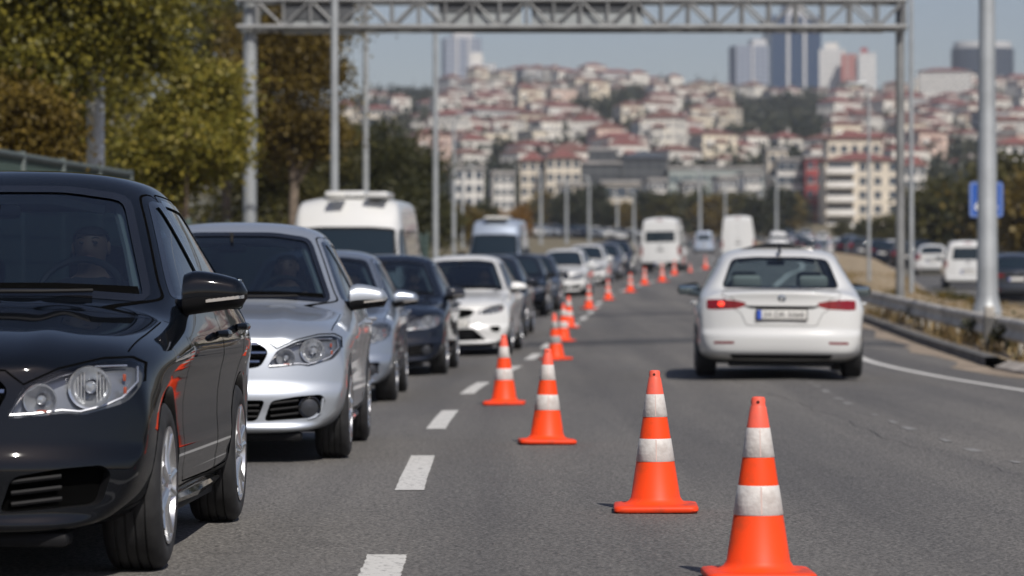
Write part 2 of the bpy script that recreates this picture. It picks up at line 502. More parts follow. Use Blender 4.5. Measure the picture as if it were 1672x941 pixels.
# ------------------------------------------------------------------ buildings
def facade(name, base, pane, sx=2.4, sz=3.0, wx=(.28, .72), wz=(.30, .78), rough=.8, vary=.12):
    """rendered wall with a regular pattern of dark openings (far houses)"""
    m = bpy.data.materials.new(name); m.use_nodes = True
    nt = m.node_tree; b = nt.nodes['Principled BSDF']; N = nt.nodes.new; L = nt.links.new
    b.inputs['Roughness'].default_value = rough
    tc = N('ShaderNodeTexCoord'); sp = N('ShaderNodeSeparateXYZ'); L(tc.outputs['Object'], sp.inputs[0])
    sn = N('ShaderNodeSeparateXYZ'); L(tc.outputs['Normal'], sn.inputs[0])
    def mth(op, a, b_=None, v=None):
        n = N('ShaderNodeMath'); n.operation = op
        if hasattr(a, 'links') or hasattr(a, 'is_linked'): L(a, n.inputs[0])
        else: n.inputs[0].default_value = a
        if b_ is not None:
            if hasattr(b_, 'is_linked'): L(b_, n.inputs[1])
            else: n.inputs[1].default_value = b_
        return n.outputs[0]
    ax = mth('ABSOLUTE', sn.outputs[0]); side = mth('GREATER_THAN', ax, .6)
    az = mth('ABSOLUTE', sn.outputs[2]); flat = mth('LESS_THAN', az, .5)
    u = mth('ADD', mth('MULTIPLY', sp.outputs[1], side), mth('MULTIPLY', sp.outputs[0], mth('SUBTRACT', 1.0, side)))
    fu = mth('FRACT', mth('ADD', mth('DIVIDE', u, sx), 50.0)); fz = mth('FRACT', mth('DIVIDE', sp.outputs[2], sz))
    def band(f, lo, hi): return mth('MULTIPLY', mth('GREATER_THAN', f, lo), mth('LESS_THAN', f, hi))
    mask = mth('MULTIPLY', mth('MULTIPLY', band(fu, *wx), band(fz, *wz)), flat)
    oi = N('ShaderNodeObjectInfo')
    r = N('ShaderNodeValToRGB'); r.color_ramp.elements[0].color = (*[c * (1 - vary) for c in base], 1)
    r.color_ramp.elements[1].color = (base[0] * (1 + vary * .6), base[1] * (1 + vary * .5), base[2] * (1 + vary * .2), 1)
    L(oi.outputs['Random'], r.inputs[0])
    mx = N('ShaderNodeMix'); mx.data_type = 'RGBA'
    L(mask, mx.inputs[0]); L(r.outputs[0], mx.inputs[6]); mx.inputs[7].default_value = (*pane, 1)
    L(mx.outputs[2], b.inputs['Base Color'])
    return m

W_cream = facade('render_cream', (0.68, 0.61, 0.49), (0.10, 0.11, 0.13), wx=(.30, .68))
W_white = facade('render_white', (0.72, 0.69, 0.63), (0.12, 0.13, 0.15), wx=(.30, .68))
W_pink = facade('render_pink', (0.60, 0.46, 0.39), (0.10, 0.10, 0.12), wx=(.34, .66))
W_grey = facade('render_grey', (0.40, 0.40, 0.40), (0.09, 0.10, 0.12))
W_plain = mat('render_plain', (0.66, 0.59, 0.48), .85, vary=.1, scale=.4)
W_plain_w = mat('render_plain_white', (0.68, 0.66, 0.62), .85, vary=.1, scale=.4)
M_tile = mat('roof_tile', (0.155, 0.052, 0.046), .85, vary=.3, scale=1.2, vary_col=(0.205, 0.085, 0.073))
M_tile2 = mat('roof_tile_brown', (0.13, 0.06, 0.048), .85, vary=.3, scale=1.0, vary_col=(0.18, 0.09, 0.07))
M_flat = mat('roof_felt', (0.28, 0.27, 0.26), .9, vary=.2, scale=.5)
M_pane = mat('window_pane', (0.05, 0.065, 0.085), .15)
M_chim = mat('chimney_render', (0.5, 0.46, 0.42), .9)

def hip_roof(mb, w, d, z, h, over=.5):
    a, b = w / 2 + over, d / 2 + over
    if w >= d:
        r = a - b * .9
        vs = [(-a, -b, z), (a, -b, z), (a, b, z), (-a, b, z), (-r, 0, z + h), (r, 0, z + h)]
        fs = [(0, 1, 5, 4), (2, 3, 4, 5), (1, 2, 5), (3, 0, 4), (3, 2, 1, 0)]
    else:
        r = b - a * .9
        vs = [(-a, -b, z), (a, -b, z), (a, b, z), (-a, b, z), (0, -r, z + h), (0, r, z + h)]
        fs = [(0, 1, 4), (1, 2, 5, 4), (2, 3, 5), (3, 0, 4, 5), (3, 2, 1, 0)]
    mb.add(vs, fs)

def house_proto(kind):
    w, d, h, rh, flat_, wing = [(10, 10, 7.0, 2.2, 0, 0), (12, 10, 9.6, 2.3, 0, 0), (16, 11, 9.6, 2.4, 0, 1), (26, 12, 9.6, 2.6, 0, 0), (12, 11, 12.6, 2.4, 0, 1), (9, 8, 6.4, 2.0, 0, 0), (13, 11, 9.6, .3, 1, 0)][kind]
    rh *= .82
    root = empty('hillside_house', (0, -500, 0))
    wl = MB(); wl.box(-w / 2, w / 2, -d / 2, d / 2, -4, h)
    if wing: wl.box(-w * .18, w * .22, -d / 2 - 1.5, -d / 2 + .5, -4, h - 2.6 if wing else h)
    wl.build('wall', W_cream, root, False)
    rf = MB()
    if flat_:
        rf.box(-w / 2 - .3, w / 2 + .3, -d / 2 - .3, d / 2 + .3, h + .005, h + .5)
    else:
        hip_roof(rf, w, d, h + .01, rh)
        if wing: hip_roof(rf, w * .4, 3.4, h - 2.59, 1.0, .4); 
    if wing and not flat_:
        n0 = 6
        for i in range(n0, len(rf.v)):
            x, y, z = rf.v[i]; rf.v[i] = (x + w * .02, y - d / 2, z)
    rf.build('roof', M_flat if flat_ else M_tile, root, False)
    ch = MB(); ch.box(w * .15, w * .15 + .9, .2, 1.1, h + .5, h + rh + 1.0); ch.build('chimney', M_chim, root, False)
    bl = MB(); bl.box(-w * .42, -w * .1, -d / 2 - 1.1, -d / 2 - .01, h - 3.3, h - 2.3); bl.build('balcony', W_plain_w, root, False)
    return root, h + rh, w

protos = [house_proto(k) for k in range(7)]
used = [False] * 7
houses = []
def inv_ground(py):
    """distance on the hill at which the ground is seen at height py"""
    best = None
    for d in np.arange(640, 1960, 10):
        y = 497 - (elev(d) - 1) * F / d
        if y <= py: return d
    return 1950

WALLS = {'cream': W_cream, 'white': W_white, 'pinkish': W_pink, 'grey': W_grey}
rr = random.Random(11)
wood_zones = [(1190, 1350, 180, 262), (640, 712, 140, 196), (1010, 1060, 178, 205), (745, 800, 205, 235), (590, 650, 118, 150), (1290, 1330, 135, 170), (925, 1050, 205, 225), (880, 950, 195, 215)]
rows = [(134, 32), (143, 32), (153, 32), (163, 31), (174, 30), (185, 29), (197, 28), (209, 27), (222, 25), (236, 24), (251, 22), (267, 20), (284, 18), (303, 14)]
def skyline(px):
    pts = [(540, 165), (620, 150), (700, 158), (790, 142), (900, 132), (1000, 136), (1060, 138), (1130, 146), (1200, 158), (1300, 166), (1420, 156), (1520, 142), (1672, 136)]
    for (a, ya), (b, yb) in zip(pts, pts[1:]):
        if a <= px <= b: return ya + (yb - ya) * (px - a) / (b - a)
    return 130
for ri, (py, n) in enumerate(rows):
    for k in range(n):
        px = 565 + (1690 - 565) * (k + rr.uniform(.1, .9)) / n
        yy = py + rr.uniform(-6, 6)
        if yy < skyline(px) + 2: continue
        if any(a <= px <= b and c <= yy <= e for a, b, c, e in wood_zones) and rr.random() < .92: continue
        if px < 720 and yy < 200 and rr.random() < .55: continue
        if px < 680 and yy > 215: continue
        d = inv_ground(yy)
        kind = rr.choices(range(7), [4, 5, 3, .8, 5, 3, 1.2])[0]
        if px < 720 and yy < 170: kind = 5
        tone = rr.choices(['cream', 'white', 'pinkish', 'grey'], [6, 7, 1.4, 1.4])[0]
        houses.append(dict(px=px, py=yy, d=d, kind=kind, tone=tone, yaw=rr.choice([-1, 1, 1, 1, 1]) * rr.uniform(.2, .8), sc=rr.uniform(.60, .86), zs=rr.uniform(.95, 1.3), roof=rr.random(), rank=rr.random()))
houses = sorted(houses, key=lambda h: h['rank'])[:292]
zones = [(0, 720, 'on the left shoulder'), (720, 860, 'below the pale tower'), (860, 1000, 'left of the middle'),
         (1000, 1190, 'in the middle'), (1190, 1350, 'below the blue tower'), (1350, 1480, 'below the red tower'), (1480, 3000, 'on the right slope')]
sizes = {0: 'small', 1: 'three-storey', 2: 'wide', 3: 'long', 4: 'tall', 5: 'tiny', 6: 'flat-roofed'}
def band_name(py):
    return 'near the ridge' if py < 150 else ('high up' if py < 205 else ('low down' if py < 262 else 'at the foot'))
def ordinal(i):
    return ['leftmost', 'second from the left', 'third from the left', 'fourth from the left', 'fifth from the left', 'sixth from the left', 'seventh from the left', 'eighth from the left', 'ninth from the left', 'tenth from the left', 'eleventh from the left', 'twelfth from the left', 'thirteenth from the left', 'fourteenth from the left'][min(i, 13)]
cls = {}
for h in houses:
    z = next(nm for a, b, nm in zones if a <= h['px'] < b)
    rt = '' if h['kind'] == 6 else ('red-roofed ' if h['roof'] < .7 else 'brown-roofed ')
    h['base'] = '%s %s %shouse %s %s' % (sizes[h['kind']], h['tone'], rt, z, band_name(h['py']))
    cls.setdefault(h['base'], []).append(h)
for b, hs in cls.items():
    hs.sort(key=lambda q: q['px'])
    for i, h in enumerate(hs):
        h['label'] = b if len(hs) == 1 else ordinal(i) + ' ' + b
for h in houses:
    root, top, w = protos[h['kind']]
    o = root if not used[h['kind']] else copy_tree(root)
    used[h['kind']] = True
    x = at(h['px'], h['d'])
    o.location = (x, h['d'], ground_z(x, h['d']) + .3)
    o.rotation_euler = (0, 0, h['yaw'])
    o.scale = (h['sc'], h['sc'], h['sc'] * h['zs'])
    repaint(o, {'render_cream': WALLS[h['tone']], 'roof_tile': M_tile if h['roof'] < .7 else M_tile2})
    tag(o, h['label'], 'house', 'houses crowded on the hillside')
for i, (root, t, w) in enumerate(protos):
    if not used[i]:
        for q in list(all_of(root)): bpy.data.objects.remove(q)

# ---- apartment blocks at the foot of the hill, with windows of their own
def block(name, label, px0, px1, pyt, pyb, d, depth=12, wall=W_plain, roof='flat', storeys=5, cols=4, yaw=0.0, cat='apartment block', balcony=None, roofm=None, win=(1.4, 1.5), group=None, band=False, pane=M_pane):
    x0, x1 = at(px0, d), at(px1, d)
    z0, z1 = zat(pyb, d), zat(pyt, d)
    w = x1 - x0
    root = empty(name, ((x0 + x1) / 2, d, z0), yaw)
    h = z1 - z0
    MB().box(-w / 2, w / 2, 0, depth, -6, h).build('wall', wall, root, False)
    rf = MB()
    if roof == 'flat': rf.box(-w / 2 - .4, w / 2 + .4, -.4, depth + .4, h + .005, h + .6)
    else:
        hip_roof(rf, w, depth, h + .01, 1.9, .6); rf.v = [(a, b + depth / 2, c) for a, b, c in rf.v]
    rf.build('roof', roofm or (M_flat if roof == 'flat' else M_tile), root, False)
    if storeys:
        sh_ = h / storeys; cw = w / cols
        proto = None
        fr = None
        for i in range(storeys):
            for j in range(cols):
                if balcony and j in balcony: continue
                if proto is None:
                    wm = MB()
                    ww, hh = (min(win[0], cw * .7), min(win[1], sh_ * .6)) if not band else (cw * .94, sh_ * .62)
                    wm.box(-ww / 2, ww / 2, -.06, .02, -hh / 2, hh / 2)
                    proto = wm.build('window', pane, root, False); q = proto
                    sl = MB(); sl.box(-ww / 2 - .12, ww / 2 + .12, -.16, .02, -hh / 2 - .16, -hh / 2 - .005); sl.build('sill', W_plain_w, proto, False)
                else: q = copy_tree(proto, root)
                q.location = (-w / 2 + cw * (j + .5), 0, sh_ * (i + .52))
        if balcony:
            pb = None
            for i in range(storeys):
                j0, j1 = min(balcony), max(balcony)
                if pb is None:
                    b = MB(); bw = cw * (j1 - j0 + 1) * .95
                    b.box(-bw / 2, bw / 2, -1.5, -.01, -.1, .12); b.box(-bw / 2, bw / 2, -1.5, -1.4, .12, 1.05)
                    pb = b.build('balcony', W_plain_w, root, False)
                    g = MB(); g.box(-bw / 2 + .3, bw / 2 - .3, -.07, .02, .15, sh_ * .75); g.build('glazing', M_pane, pb, False); q = pb
                else: q = copy_tree(pb, root)
                q.location = (-w / 2 + cw * (j0 + j1 + 1) / 2, 0, sh_ * i + .2)
    tag(root, label, cat, group)
    return root
W_red = mat('render_red', (0.30, 0.055, 0.05), .85, vary=.15, scale=.3)
W_glass = facade('curtain_wall', (0.09, 0.098, 0.105), (0.05, 0.055, 0.06), 2.2, 3.4, (.06, .94), (.12, .95), .25)
W_glass2 = facade('pale_curtain_wall', (0.30, 0.335, 0.33), (0.12, 0.15, 0.155), 3.0, 3.4, (.06, .94), (.3, .8), .3)
block('apartment_block', 'cream five-storey block with balconies and a red roof beside the gantry post', 1348, 1470, 262, 376, 620, 14, W_plain, 'hip', 5, 5, 0, balcony=(0, 1))
block('apartment_block', 'cream upper block with red roof behind the five-storey block', 1352, 1440, 226, 262, 660, 12, W_plain, 'hip', 1, 5, 0)
block('apartment_block', 'narrow red apartment block with small windows', 1316, 1346, 258, 376, 640, 12, W_red, 'flat', 5, 2, 0)
block('office_block', 'dark glazed block with white floor bands left of the red block', 1270, 1315, 262, 372, 645, 12, W_plain_w, 'flat', 5, 3, 0, band=True, cat='office block')
block('apartment_block', 'slim beige block above the trees in front of the glazed building', 1254, 1285, 246, 376, 650, 10, W_plain, 'flat', 5, 2, 0)
block('apartment_block', 'white block with red roof right of the gantry post', 1476, 1512, 270, 376, 640, 12, W_plain_w, 'hip', 5, 3, .1)
block('apartment_block', 'cream double-fronted block at the left foot of the hill', 850, 890, 262, 385, 660, 12, W_plain, 'hip', 6, 3, 0)
block('apartment_block', 'cream block with wide top storeys beside the dark glass building', 892, 948, 258, 385, 655, 12, W_plain, 'hip', 6, 4, 0)
block('apartment_block', 'low cream annexe with blue windows in front of the cream blocks', 912, 962, 303, 385, 640, 8, W_plain, 'flat', 4, 4, 0)
block('shopping_centre', 'long pale green glazed building across the middle of the view', 1092, 1268, 276, 385, 680, 16, W_glass2, 'flat', 0, 1, 0, cat='commercial building')
block('shopping_centre', 'dark glass block left of the long glazed building', 945, 1012, 268, 385, 676, 14, W_glass, 'flat', 0, 1, 0, cat='commercial building')
block('shopping_centre', 'grey glass block with gabled top between the glazed buildings', 1014, 1090, 258, 385, 684, 14, W_glass, 'hip', 0, 1, 0, cat='commercial building', roofm=W_glass)
block('shopping_centre', 'upper dark glass storey set back on the dark glass block', 962, 1008, 246, 300, 692, 10, W_glass, 'flat', 0, 1, 0, cat='commercial building')
block('canopy_building', 'cream flat-roofed pavilion among the roadside trees', 985, 1044, 300, 385, 600, 8, W_plain, 'flat', 3, 3, 0, band=True, cat='pavilion')
block('apartment_block', 'grey-white block with red roof right of the lamp post', 1630, 1700, 236, 380, 700, 12, W_plain_w, 'hip', 6, 4, .1)
block('apartment_block', 'pale low wall-like building behind the right fence', 1628, 1710, 328, 356, 420, 6, W_plain_w, 'flat', 0, 1, 0, cat='shed')
block('apartment_block', 'long cream block with red roof above the left trees', 585, 652, 178, 215, 1150, 14, W_plain, 'hip', 3, 8, .1)
block('apartment_block', 'cream end block with red roof above the left trees', 552, 582, 172, 210, 1150, 14, W_plain, 'hip', 3, 3, .2)
block('apartment_block', 'white three-storey block in the middle of the left slope', 672, 728, 205, 245, 1050, 12, W_plain_w, 'hip', 3, 5, .25)
block('apartment_block', 'long grey terrace with red roof on the left ridge', 828, 900, 112, 132, 1720, 14, W_plain_w, 'hip', 2, 12, .05)
block('apartment_block', 'red-sided white block with red roof on the right ridge', 1500, 1586, 116, 152, 1500, 16, W_plain_w, 'hip', 4, 9, -.12)

for (a_, b_, t_, lab_) in ((1060, 1088, 296, 'small cream block among the trees left of the minibus'), (1176, 1204, 292, 'small cream block among the trees right of the minibus'), (1216, 1244, 286, 'small white block among the trees above the panel van'), (1118, 1150, 300, 'low white block among the trees above the minibus'), (742, 790, 276, 'pale flat-roofed block behind the slim lamp posts'), (806, 840, 284, 'pale flat-roofed block left of the orange tree')):
    block('apartment_block', lab_, a_, b_, t_, 385, 600 + (a_ % 7) * 5, 9, W_plain if a_ % 2 else W_plain_w, 'flat', 5, 3, .1)

# ---- towers on the ridge
def tower(name, label, px0, px1, pyt, pyb, d, wall, trim=None, crown=None, yaw=0.0, round_=False, ribs=0):
    x0, x1 = at(px0, d), at(px1, d); z0, z1 = zat(pyb, d) - 10, zat(pyt, d); w = x1 - x0; h = z1 - z0
    root = empty(name, ((x0 + x1) / 2, d, z0), yaw)
    if round_:
        MB().lathe([(w / 2, 0), (w / 2, h)], 36, Matrix.Diagonal((1, .7, 1, 1)), True).build('shaft', wall, root, True, 30)
        MB().lathe([(w * .46, h + .01), (w * .46, h + 4)], 36, Matrix.Diagonal((1, .7, 1, 1)), True).build('crown', trim or M_flat, root)
    else:
        MB().box(-w / 2, w / 2, 0, w * .8, 0, h).build('shaft', wall, root, False)
        if ribs:
            for k in range(ribs):
                q = MB().box(-w * .03, w * .03, -.6, -.01, 0, h + 1.0).build('pilaster', trim, root, False)
                q.location = (-w / 2 + w * (k + 1) / (ribs + 1), 0, 0)
        if crown:
            for (a, b, ch) in crown: MB().box(-w / 2 + w * a, -w / 2 + w * b, w * .1, w * .7, h + .01, h + ch).build('crown', trim or wall, root, False)
    tag(root, label, 'tower block')
    return root
T_pale = facade('tower_pale', (0.30, 0.33, 0.39), (0.07, 0.10, 0.17), 3.2, 3.2, (.2, .8), (.25, .85))
T_blue = facade('tower_blue_glass', (0.022, 0.055, 0.12), (0.012, 0.036, 0.085), 3.0, 3.4, (.08, .92), (.12, .95), .25)
T_white = facade('tower_white', (0.66, 0.66, 0.65), (0.2, 0.22, 0.26), 3.4, 3.1, (.25, .75), (.3, .8))
T_red = facade('tower_red', (0.36, 0.14, 0.12), (0.4, 0.36, 0.34), 5.0, 3.1, (.55, .9), (.2, .8))
T_dark = facade('tower_dark', (0.06, 0.075, 0.10), (0.03, 0.04, 0.06), 3.2, 3.2, (.1, .9), (.2, .9), .3)
M_concrete_w = mat('pale_concrete', (0.5, 0.5, 0.5), .8)
tower('tower_block', 'pale blue tower with white frame on the left of the ridge', 726, 786, 62, 140, 2050, T_pale, M_concrete_w, [(.25, .8, 4)], .12, ribs=2)
tower('apartment_tower', 'white stepped block in front of the pale blue tower', 768, 808, 104, 142, 1960, T_white, W_plain_w, [(.0, .45, 7)], -.1)
tower('tower_block', 'grey and white gridded tower left of the dark blue glass tower', 1201, 1257, 74, 142, 2000, T_pale, M_concrete_w, [(.55, .95, 4)], .2, ribs=1)
tower('tower_block', 'tall dark blue glass tower behind the gantry', 1259, 1342, 26, 146, 2100, T_blue, M_concrete_w, [(.35, .7, 8)], .15, ribs=2)
tower('tower_block', 'slim white tower right of the dark blue glass tower', 1338, 1379, 80, 152, 1950, T_white, W_plain_w, [(.2, .7, 4)], -.2)
tower('tower_block', 'red and white striped tower', 1374, 1401, 88, 158, 1935, T_red, W_plain_w, None, -.1)
tower('tower_block', 'white tower joined to the right of the red and white one', 1403, 1431, 86, 158, 1930, T_white, W_red, [(.1, .5, 3)], -.1)
tower('tower_block', 'dark round tower with pale crown on the far right ridge', 1553, 1656, 80, 140, 2000, T_dark, M_concrete_w, None, 0, True)
# ------------------------------------------------------------------ trees
def leaf_mesh(name, P, size, m, parent=None, aspect=.7, seed=0):
    g = np.random.default_rng(seed)
    n = len(P)
    a = g.normal(size=(n, 3)); a /= np.linalg.norm(a, axis=1)[:, None]
    b = g.normal(size=(n, 3)); b -= a * (a * b).sum(1)[:, None]; b /= np.linalg.norm(b, axis=1)[:, None]
    s = size * g.uniform(.6, 1.35, size=(n, 1))
    V = np.empty((n, 4, 3))
    V[:, 0] = P - a * s * .5; V[:, 1] = P + b * s * .5 * aspect; V[:, 2] = P + a * s * .5; V[:, 3] = P - b * s * .5 * aspect
    me = bpy.data.meshes.new(name)
    me.vertices.add(n * 4); me.vertices.foreach_set('co', V.reshape(-1).astype(np.float32))
    me.loops.add(n * 4); me.loops.foreach_set('vertex_index', np.arange(n * 4, dtype=np.int32))
    me.polygons.add(n); me.polygons.foreach_set('loop_start', np.arange(0, n * 4, 4, dtype=np.int32))
    me.polygons.foreach_set('loop_total', np.full(n, 4, dtype=np.int32))
    me.update(calc_edges=True)
    me.materials.append(m)
    o = link(bpy.data.objects.new(name, me))
    if parent: o.parent = parent
    return o

def crown_points(lobes, nclump, nleaf, spread, seed):
    g = np.random.default_rng(seed)
    vol = np.array([l[3] ** 2 for l in lobes]); vol = vol / vol.sum()
    pts = []; ends = []
    for i in range(nclump):
        l = lobes[g.choice(len(lobes), p=vol)]
        v = g.normal(size=3); v /= np.linalg.norm(v)
        r = l[3] * g.uniform(.25, 1.0) ** .45
        sq = l[4] if len(l) > 4 else .85
        c = np.array([l[0], l[1], l[2]]) + v * r * np.array([1, 1, sq])
        ends.append(c)
        k = max(4, int(nleaf / nclump * g.uniform(.5, 1.6)))
        s = spread * g.uniform(.6, 1.4)
        pts.append(c + g.normal(size=(k, 3)) * np.array([s, s, s * .6]))
    return np.concatenate(pts), ends

M_bark = mat('bark', (0.16, 0.125, 0.095), .95, vary=.35, scale=6, bump=.6, bscale=14)
M_bark2 = mat('pale_bark', (0.34, 0.26, 0.2), .95, vary=.3, scale=5, bump=.5, bscale=14)

def tree(name, label, loc, lobes, leaf_m, nclump=120, nleaf=9000, leaf=.13, spread=.3, trunk_r=.14, bark=M_bark, seed=1, group=None, limbs=7, lean=0.0, cat='tree'):
    root = empty(name, loc)
    P, ends = crown_points(lobes, nclump, nleaf, spread, seed)
    leaf_mesh('crown', P, leaf, leaf_m, root, .7, seed)
    g = random.Random(seed)
    zc = min(l[2] - l[3] * .5 for l in lobes); cx = sum(l[0] for l in lobes) / len(lobes); cy = sum(l[1] for l in lobes) / len(lobes)
    zt = max(l[2] for l in lobes)
    tb = MB()
    mid = Vector((cx * .5 + lean, cy * .5, zc * .6)); top = Vector((cx, cy, (zc + zt) / 2))
    tb.tube([(0, 0, -.3), (lean * .4, 0, zc * .3), mid, Vector((cx * .8, cy * .8, zc)), top], [trunk_r * 1.25, trunk_r, trunk_r * .88, trunk_r * .7, trunk_r * .35], 9)
    tk = tb.build('trunk', bark, root)
    for k in range(limbs):
        e = Vector(g.choice(ends)); s = mid.lerp(top, g.uniform(.1, .8))
        b = MB(); m_ = s.lerp(e, .5) + Vector((0, 0, .15 * (e - s).length))
        b.tube([s, m_, e], [trunk_r * .4, trunk_r * .25, trunk_r * .08], 6); b.build('limb', bark, tk)
    tag(root, label, cat, group)
    return root

L_olive = leaf_mat('leaves_olive', [(0.050, 0.050, 0.009), (0.10, 0.094, 0.014), (0.165, 0.146, 0.02), (0.30, 0.25, 0.034)])
L_yellow = leaf_mat('leaves_yellowing', [(0.095, 0.092, 0.015), (0.16, 0.148, 0.022), (0.24, 0.208, 0.032), (0.34, 0.27, 0.042)])
L_gold = leaf_mat('leaves_gold', [(0.085, 0.062, 0.012), (0.15, 0.105, 0.018), (0.22, 0.15, 0.026)])
L_brown = leaf_mat('leaves_brown', [(0.06, 0.045, 0.012), (0.11, 0.078, 0.017), (0.17, 0.12, 0.025), (0.23, 0.165, 0.03)])
L_green = leaf_mat('leaves_green', [(0.026, 0.031, 0.010), (0.050, 0.053, 0.016), (0.080, 0.075, 0.022)])
L_mid = leaf_mat('leaves_mid', [(0.040, 0.041, 0.012), (0.075, 0.070, 0.018), (0.115, 0.10, 0.025)])
L_orange = leaf_mat('leaves_orange', [(0.16, 0.085, 0.015), (0.24, 0.125, 0.02), (0.3, 0.16, 0.03)])
L_far = leaf_mat('leaves_far', [(0.018, 0.026, 0.011), (0.032, 0.038, 0.014), (0.055, 0.052, 0.02)])

def gz(x, d):
    o = x - line_x(d)
    t = [(-40, 1.2), (-22, .9), (-12, .55), (-7.5, .25), (-5.2, .12)]
    if o < -5.2:
        for (a, za), (b, zb) in zip(t, t[1:]):
            if o <= b:
                q = max(0, min(1, (o - a) / (b - a))); return surf(x, d) + za + (zb - za) * q
    return surf(x, d) + .15

def spot(px, d): 
    x = at(px, d); return (x, d, gz(x, d))
x, d, z = spot(58, 45)
tree('plane_tree', 'big dark olive tree overhanging the fence at the left edge', (x, d, z), [(-.5, 0, 5.4, 2.0), (.7, .4, 5.0, 1.35, .9), (-1.6, .4, 5.2, 1.9), (-.2, .6, 7.0, 2.1), (1.25, .2, 4.7, .75), (.1, -.6, 4.1, .95), (.7, 0, 6.2, 1.3), (1.1, .4, 6.6, 1.1), (-.9, -.2, 4.2, 1.0)], L_olive, 420, 72000, .088, .25, .18, seed=3)
x, d, z = spot(28, 43)
tree('young_tree', 'small golden yellow tree behind the green fence', (x, d, z), [(0, 0, 3.25, .62), (.22, .1, 2.85, .45), (-.4, 0, 2.95, .55)], L_gold, 80, 12000, .085, .2, .07, seed=5)
x, d, z = spot(305, 56)
tree('lime_tree', 'yellow green tree with a pale trunk left of the tall post', (x, d, z), [(0, 0, 3.45, .95), (.35, .3, 4.1, .65), (-.55, .2, 3.0, .85), (.45, 0, 3.2, .6), (.15, 0, 4.5, .5), (-.9, .3, 2.6, .7)], L_yellow, 150, 27000, .09, .22, .1, M_bark2, seed=7, lean=.05)
x, d, z = spot(478, 79)
tree('plane_tree', 'tall brown autumn tree behind the gantry post', (x, d, z), [(0, 0, 5.5, 1.35), (.35, .2, 7.0, 1.25), (-.5, .3, 6.6, 1.3), (.55, .1, 4.5, .85), (-.4, .3, 4.2, .95), (.2, .2, 8.2, .9)], L_brown, 210, 32000, .105, .27, .14, seed=9)
x, d, z = spot(372, 84)
tree('plane_tree', 'brown and olive tree filling the gap behind the yellow green tree', (x, d, z), [(0, 0, 6.2, 1.7), (.7, .2, 7.6, 1.5), (-.9, .3, 7.2, 1.6), (.3, .1, 4.6, 1.1), (-.8, .3, 4.6, 1.1), (.2, .2, 8.8, 1.3)], L_mid, 190, 28000, .11, .3, .14, seed=29)
x, d, z = spot(120, 66)
tree('plane_tree', 'dark tree standing behind the white painted post', (x, d, z), [(0, 0, 5.2, 1.9), (1.2, .2, 6.6, 1.6), (-1.5, .3, 6.2, 1.7), (.6, .1, 3.8, 1.3), (-1.2, .3, 3.9, 1.3), (.3, .2, 8.0, 1.6)], L_olive, 240, 42000, .11, .34, .16, seed=31)
for i, (px, dd, lab, lm) in enumerate([(500, 104, 'olive roundish tree behind the white high-roofed van', L_mid), (590, 112, 'dark green tree behind the white high-roofed van', L_green), (650, 120, 'dark green tree right of the lamp posts', L_green), (440, 96, 'mid green tree left of the high-roofed van', L_mid)]):
    x, d, z = spot(px, dd)
    tree('roadside_tree', lab, (x, d, z), [(0, 0, 3.9, 1.5), (.6, .2, 4.6, 1.1), (-.7, .3, 4.4, 1.2), (.7, .1, 2.9, 1.1), (-.8, .3, 2.7, 1.2), (0, .2, 1.8, 1.3)], lm, 130, 18000, .13, .32, .13, seed=40 + i)
# undergrowth behind the fence
hp = []
g = np.random.default_rng(4)
for dd in np.arange(40, 130, 1.1):
    for k in range(3):
        x = line_x(dd) - 8.6 - g.uniform(0, 3.5)
        c = np.array([x, dd, gz(x, dd) + g.uniform(.2, 1.9)])
        hp.append(c + g.normal(size=(70, 3)) * np.array([.5, .5, .4]))
tag(leaf_mesh('undergrowth', np.concatenate(hp), .17, L_mid, None, .7, 5), 'tangled dark undergrowth behind the left fence', 'undergrowth', kind='stuff')

# further trees, from a few prototypes
def proto_tree(lm, seed, h=7.5, r=2.6, leaf=.42, n=2600):
    s = h / 7.5
    return tree('far_tree', 'x', (0, -400, 0), [(0, 0, 4.6 * s, r * .75), (r * .35, .3, 4.0 * s, r * .6), (-r * .4, .3, 3.8 * s, r * .6), (0, .2, 6.0 * s, r * .5), (.2, 0, 2.6 * s, r * .7)], lm, 60, n, leaf, .5, .16, seed=seed, limbs=3)
PT = {'dark green': proto_tree(L_far, 101), 'green': proto_tree(L_green, 102, 6.8, 2.4), 'olive': proto_tree(L_mid, 103, 7.0, 2.8), 'brownish': proto_tree(L_brown, 104, 6.2, 2.3), 'orange': proto_tree(L_orange, 105, 6.5, 2.5, .36, 3600)}
first_used = {k: False for k in PT}
def put_tree(kind, px, d, label, scale=1.0, group=None, top=None):
    o = PT[kind] if not first_used[kind] else copy_tree(PT[kind])
    first_used[kind] = True
    x = at(px, d)
    z = gz(x, d) - .2
    if top is not None:
        hh = zat(top, d) - z; scale = hh / 7.9
    o.location = (x, d, z); o.scale = (scale,) * 3; o.rotation_euler = (0, 0, (px * 37 % 628) / 100)
    tag(o, label, 'tree', group)
    return o
rt = random.Random(5)
GB = 'belt of trees beyond the road'
put_tree('orange', 846, 330, 'rounded orange autumn tree beside the silver van', top=318)
put_tree('orange', 822, 338, 'smaller orange tree just left of the rounded orange one', top=328)
put_tree('olive', 722, 205, 'olive tree right of the tall lamp post', top=300)
put_tree('brownish', 765, 250, 'brownish tree between the lamp posts and the silver van', top=304)
put_tree('green', 690, 160, 'dark green tree beside the tall lamp post', top=268)
put_tree('green', 790, 300, 'dark bushy tree left of the orange tree', top=310)
belt = []
kinds = ['dark green', 'green', 'olive', 'brownish']
px = 868
while px < 1300:
    belt.append((px, rt.uniform(430, 560), rt.choices(kinds, [4, 3, 3, 1.2])[0], rt.uniform(286, 322)))
    px += rt.uniform(13, 21)
cnt = {}
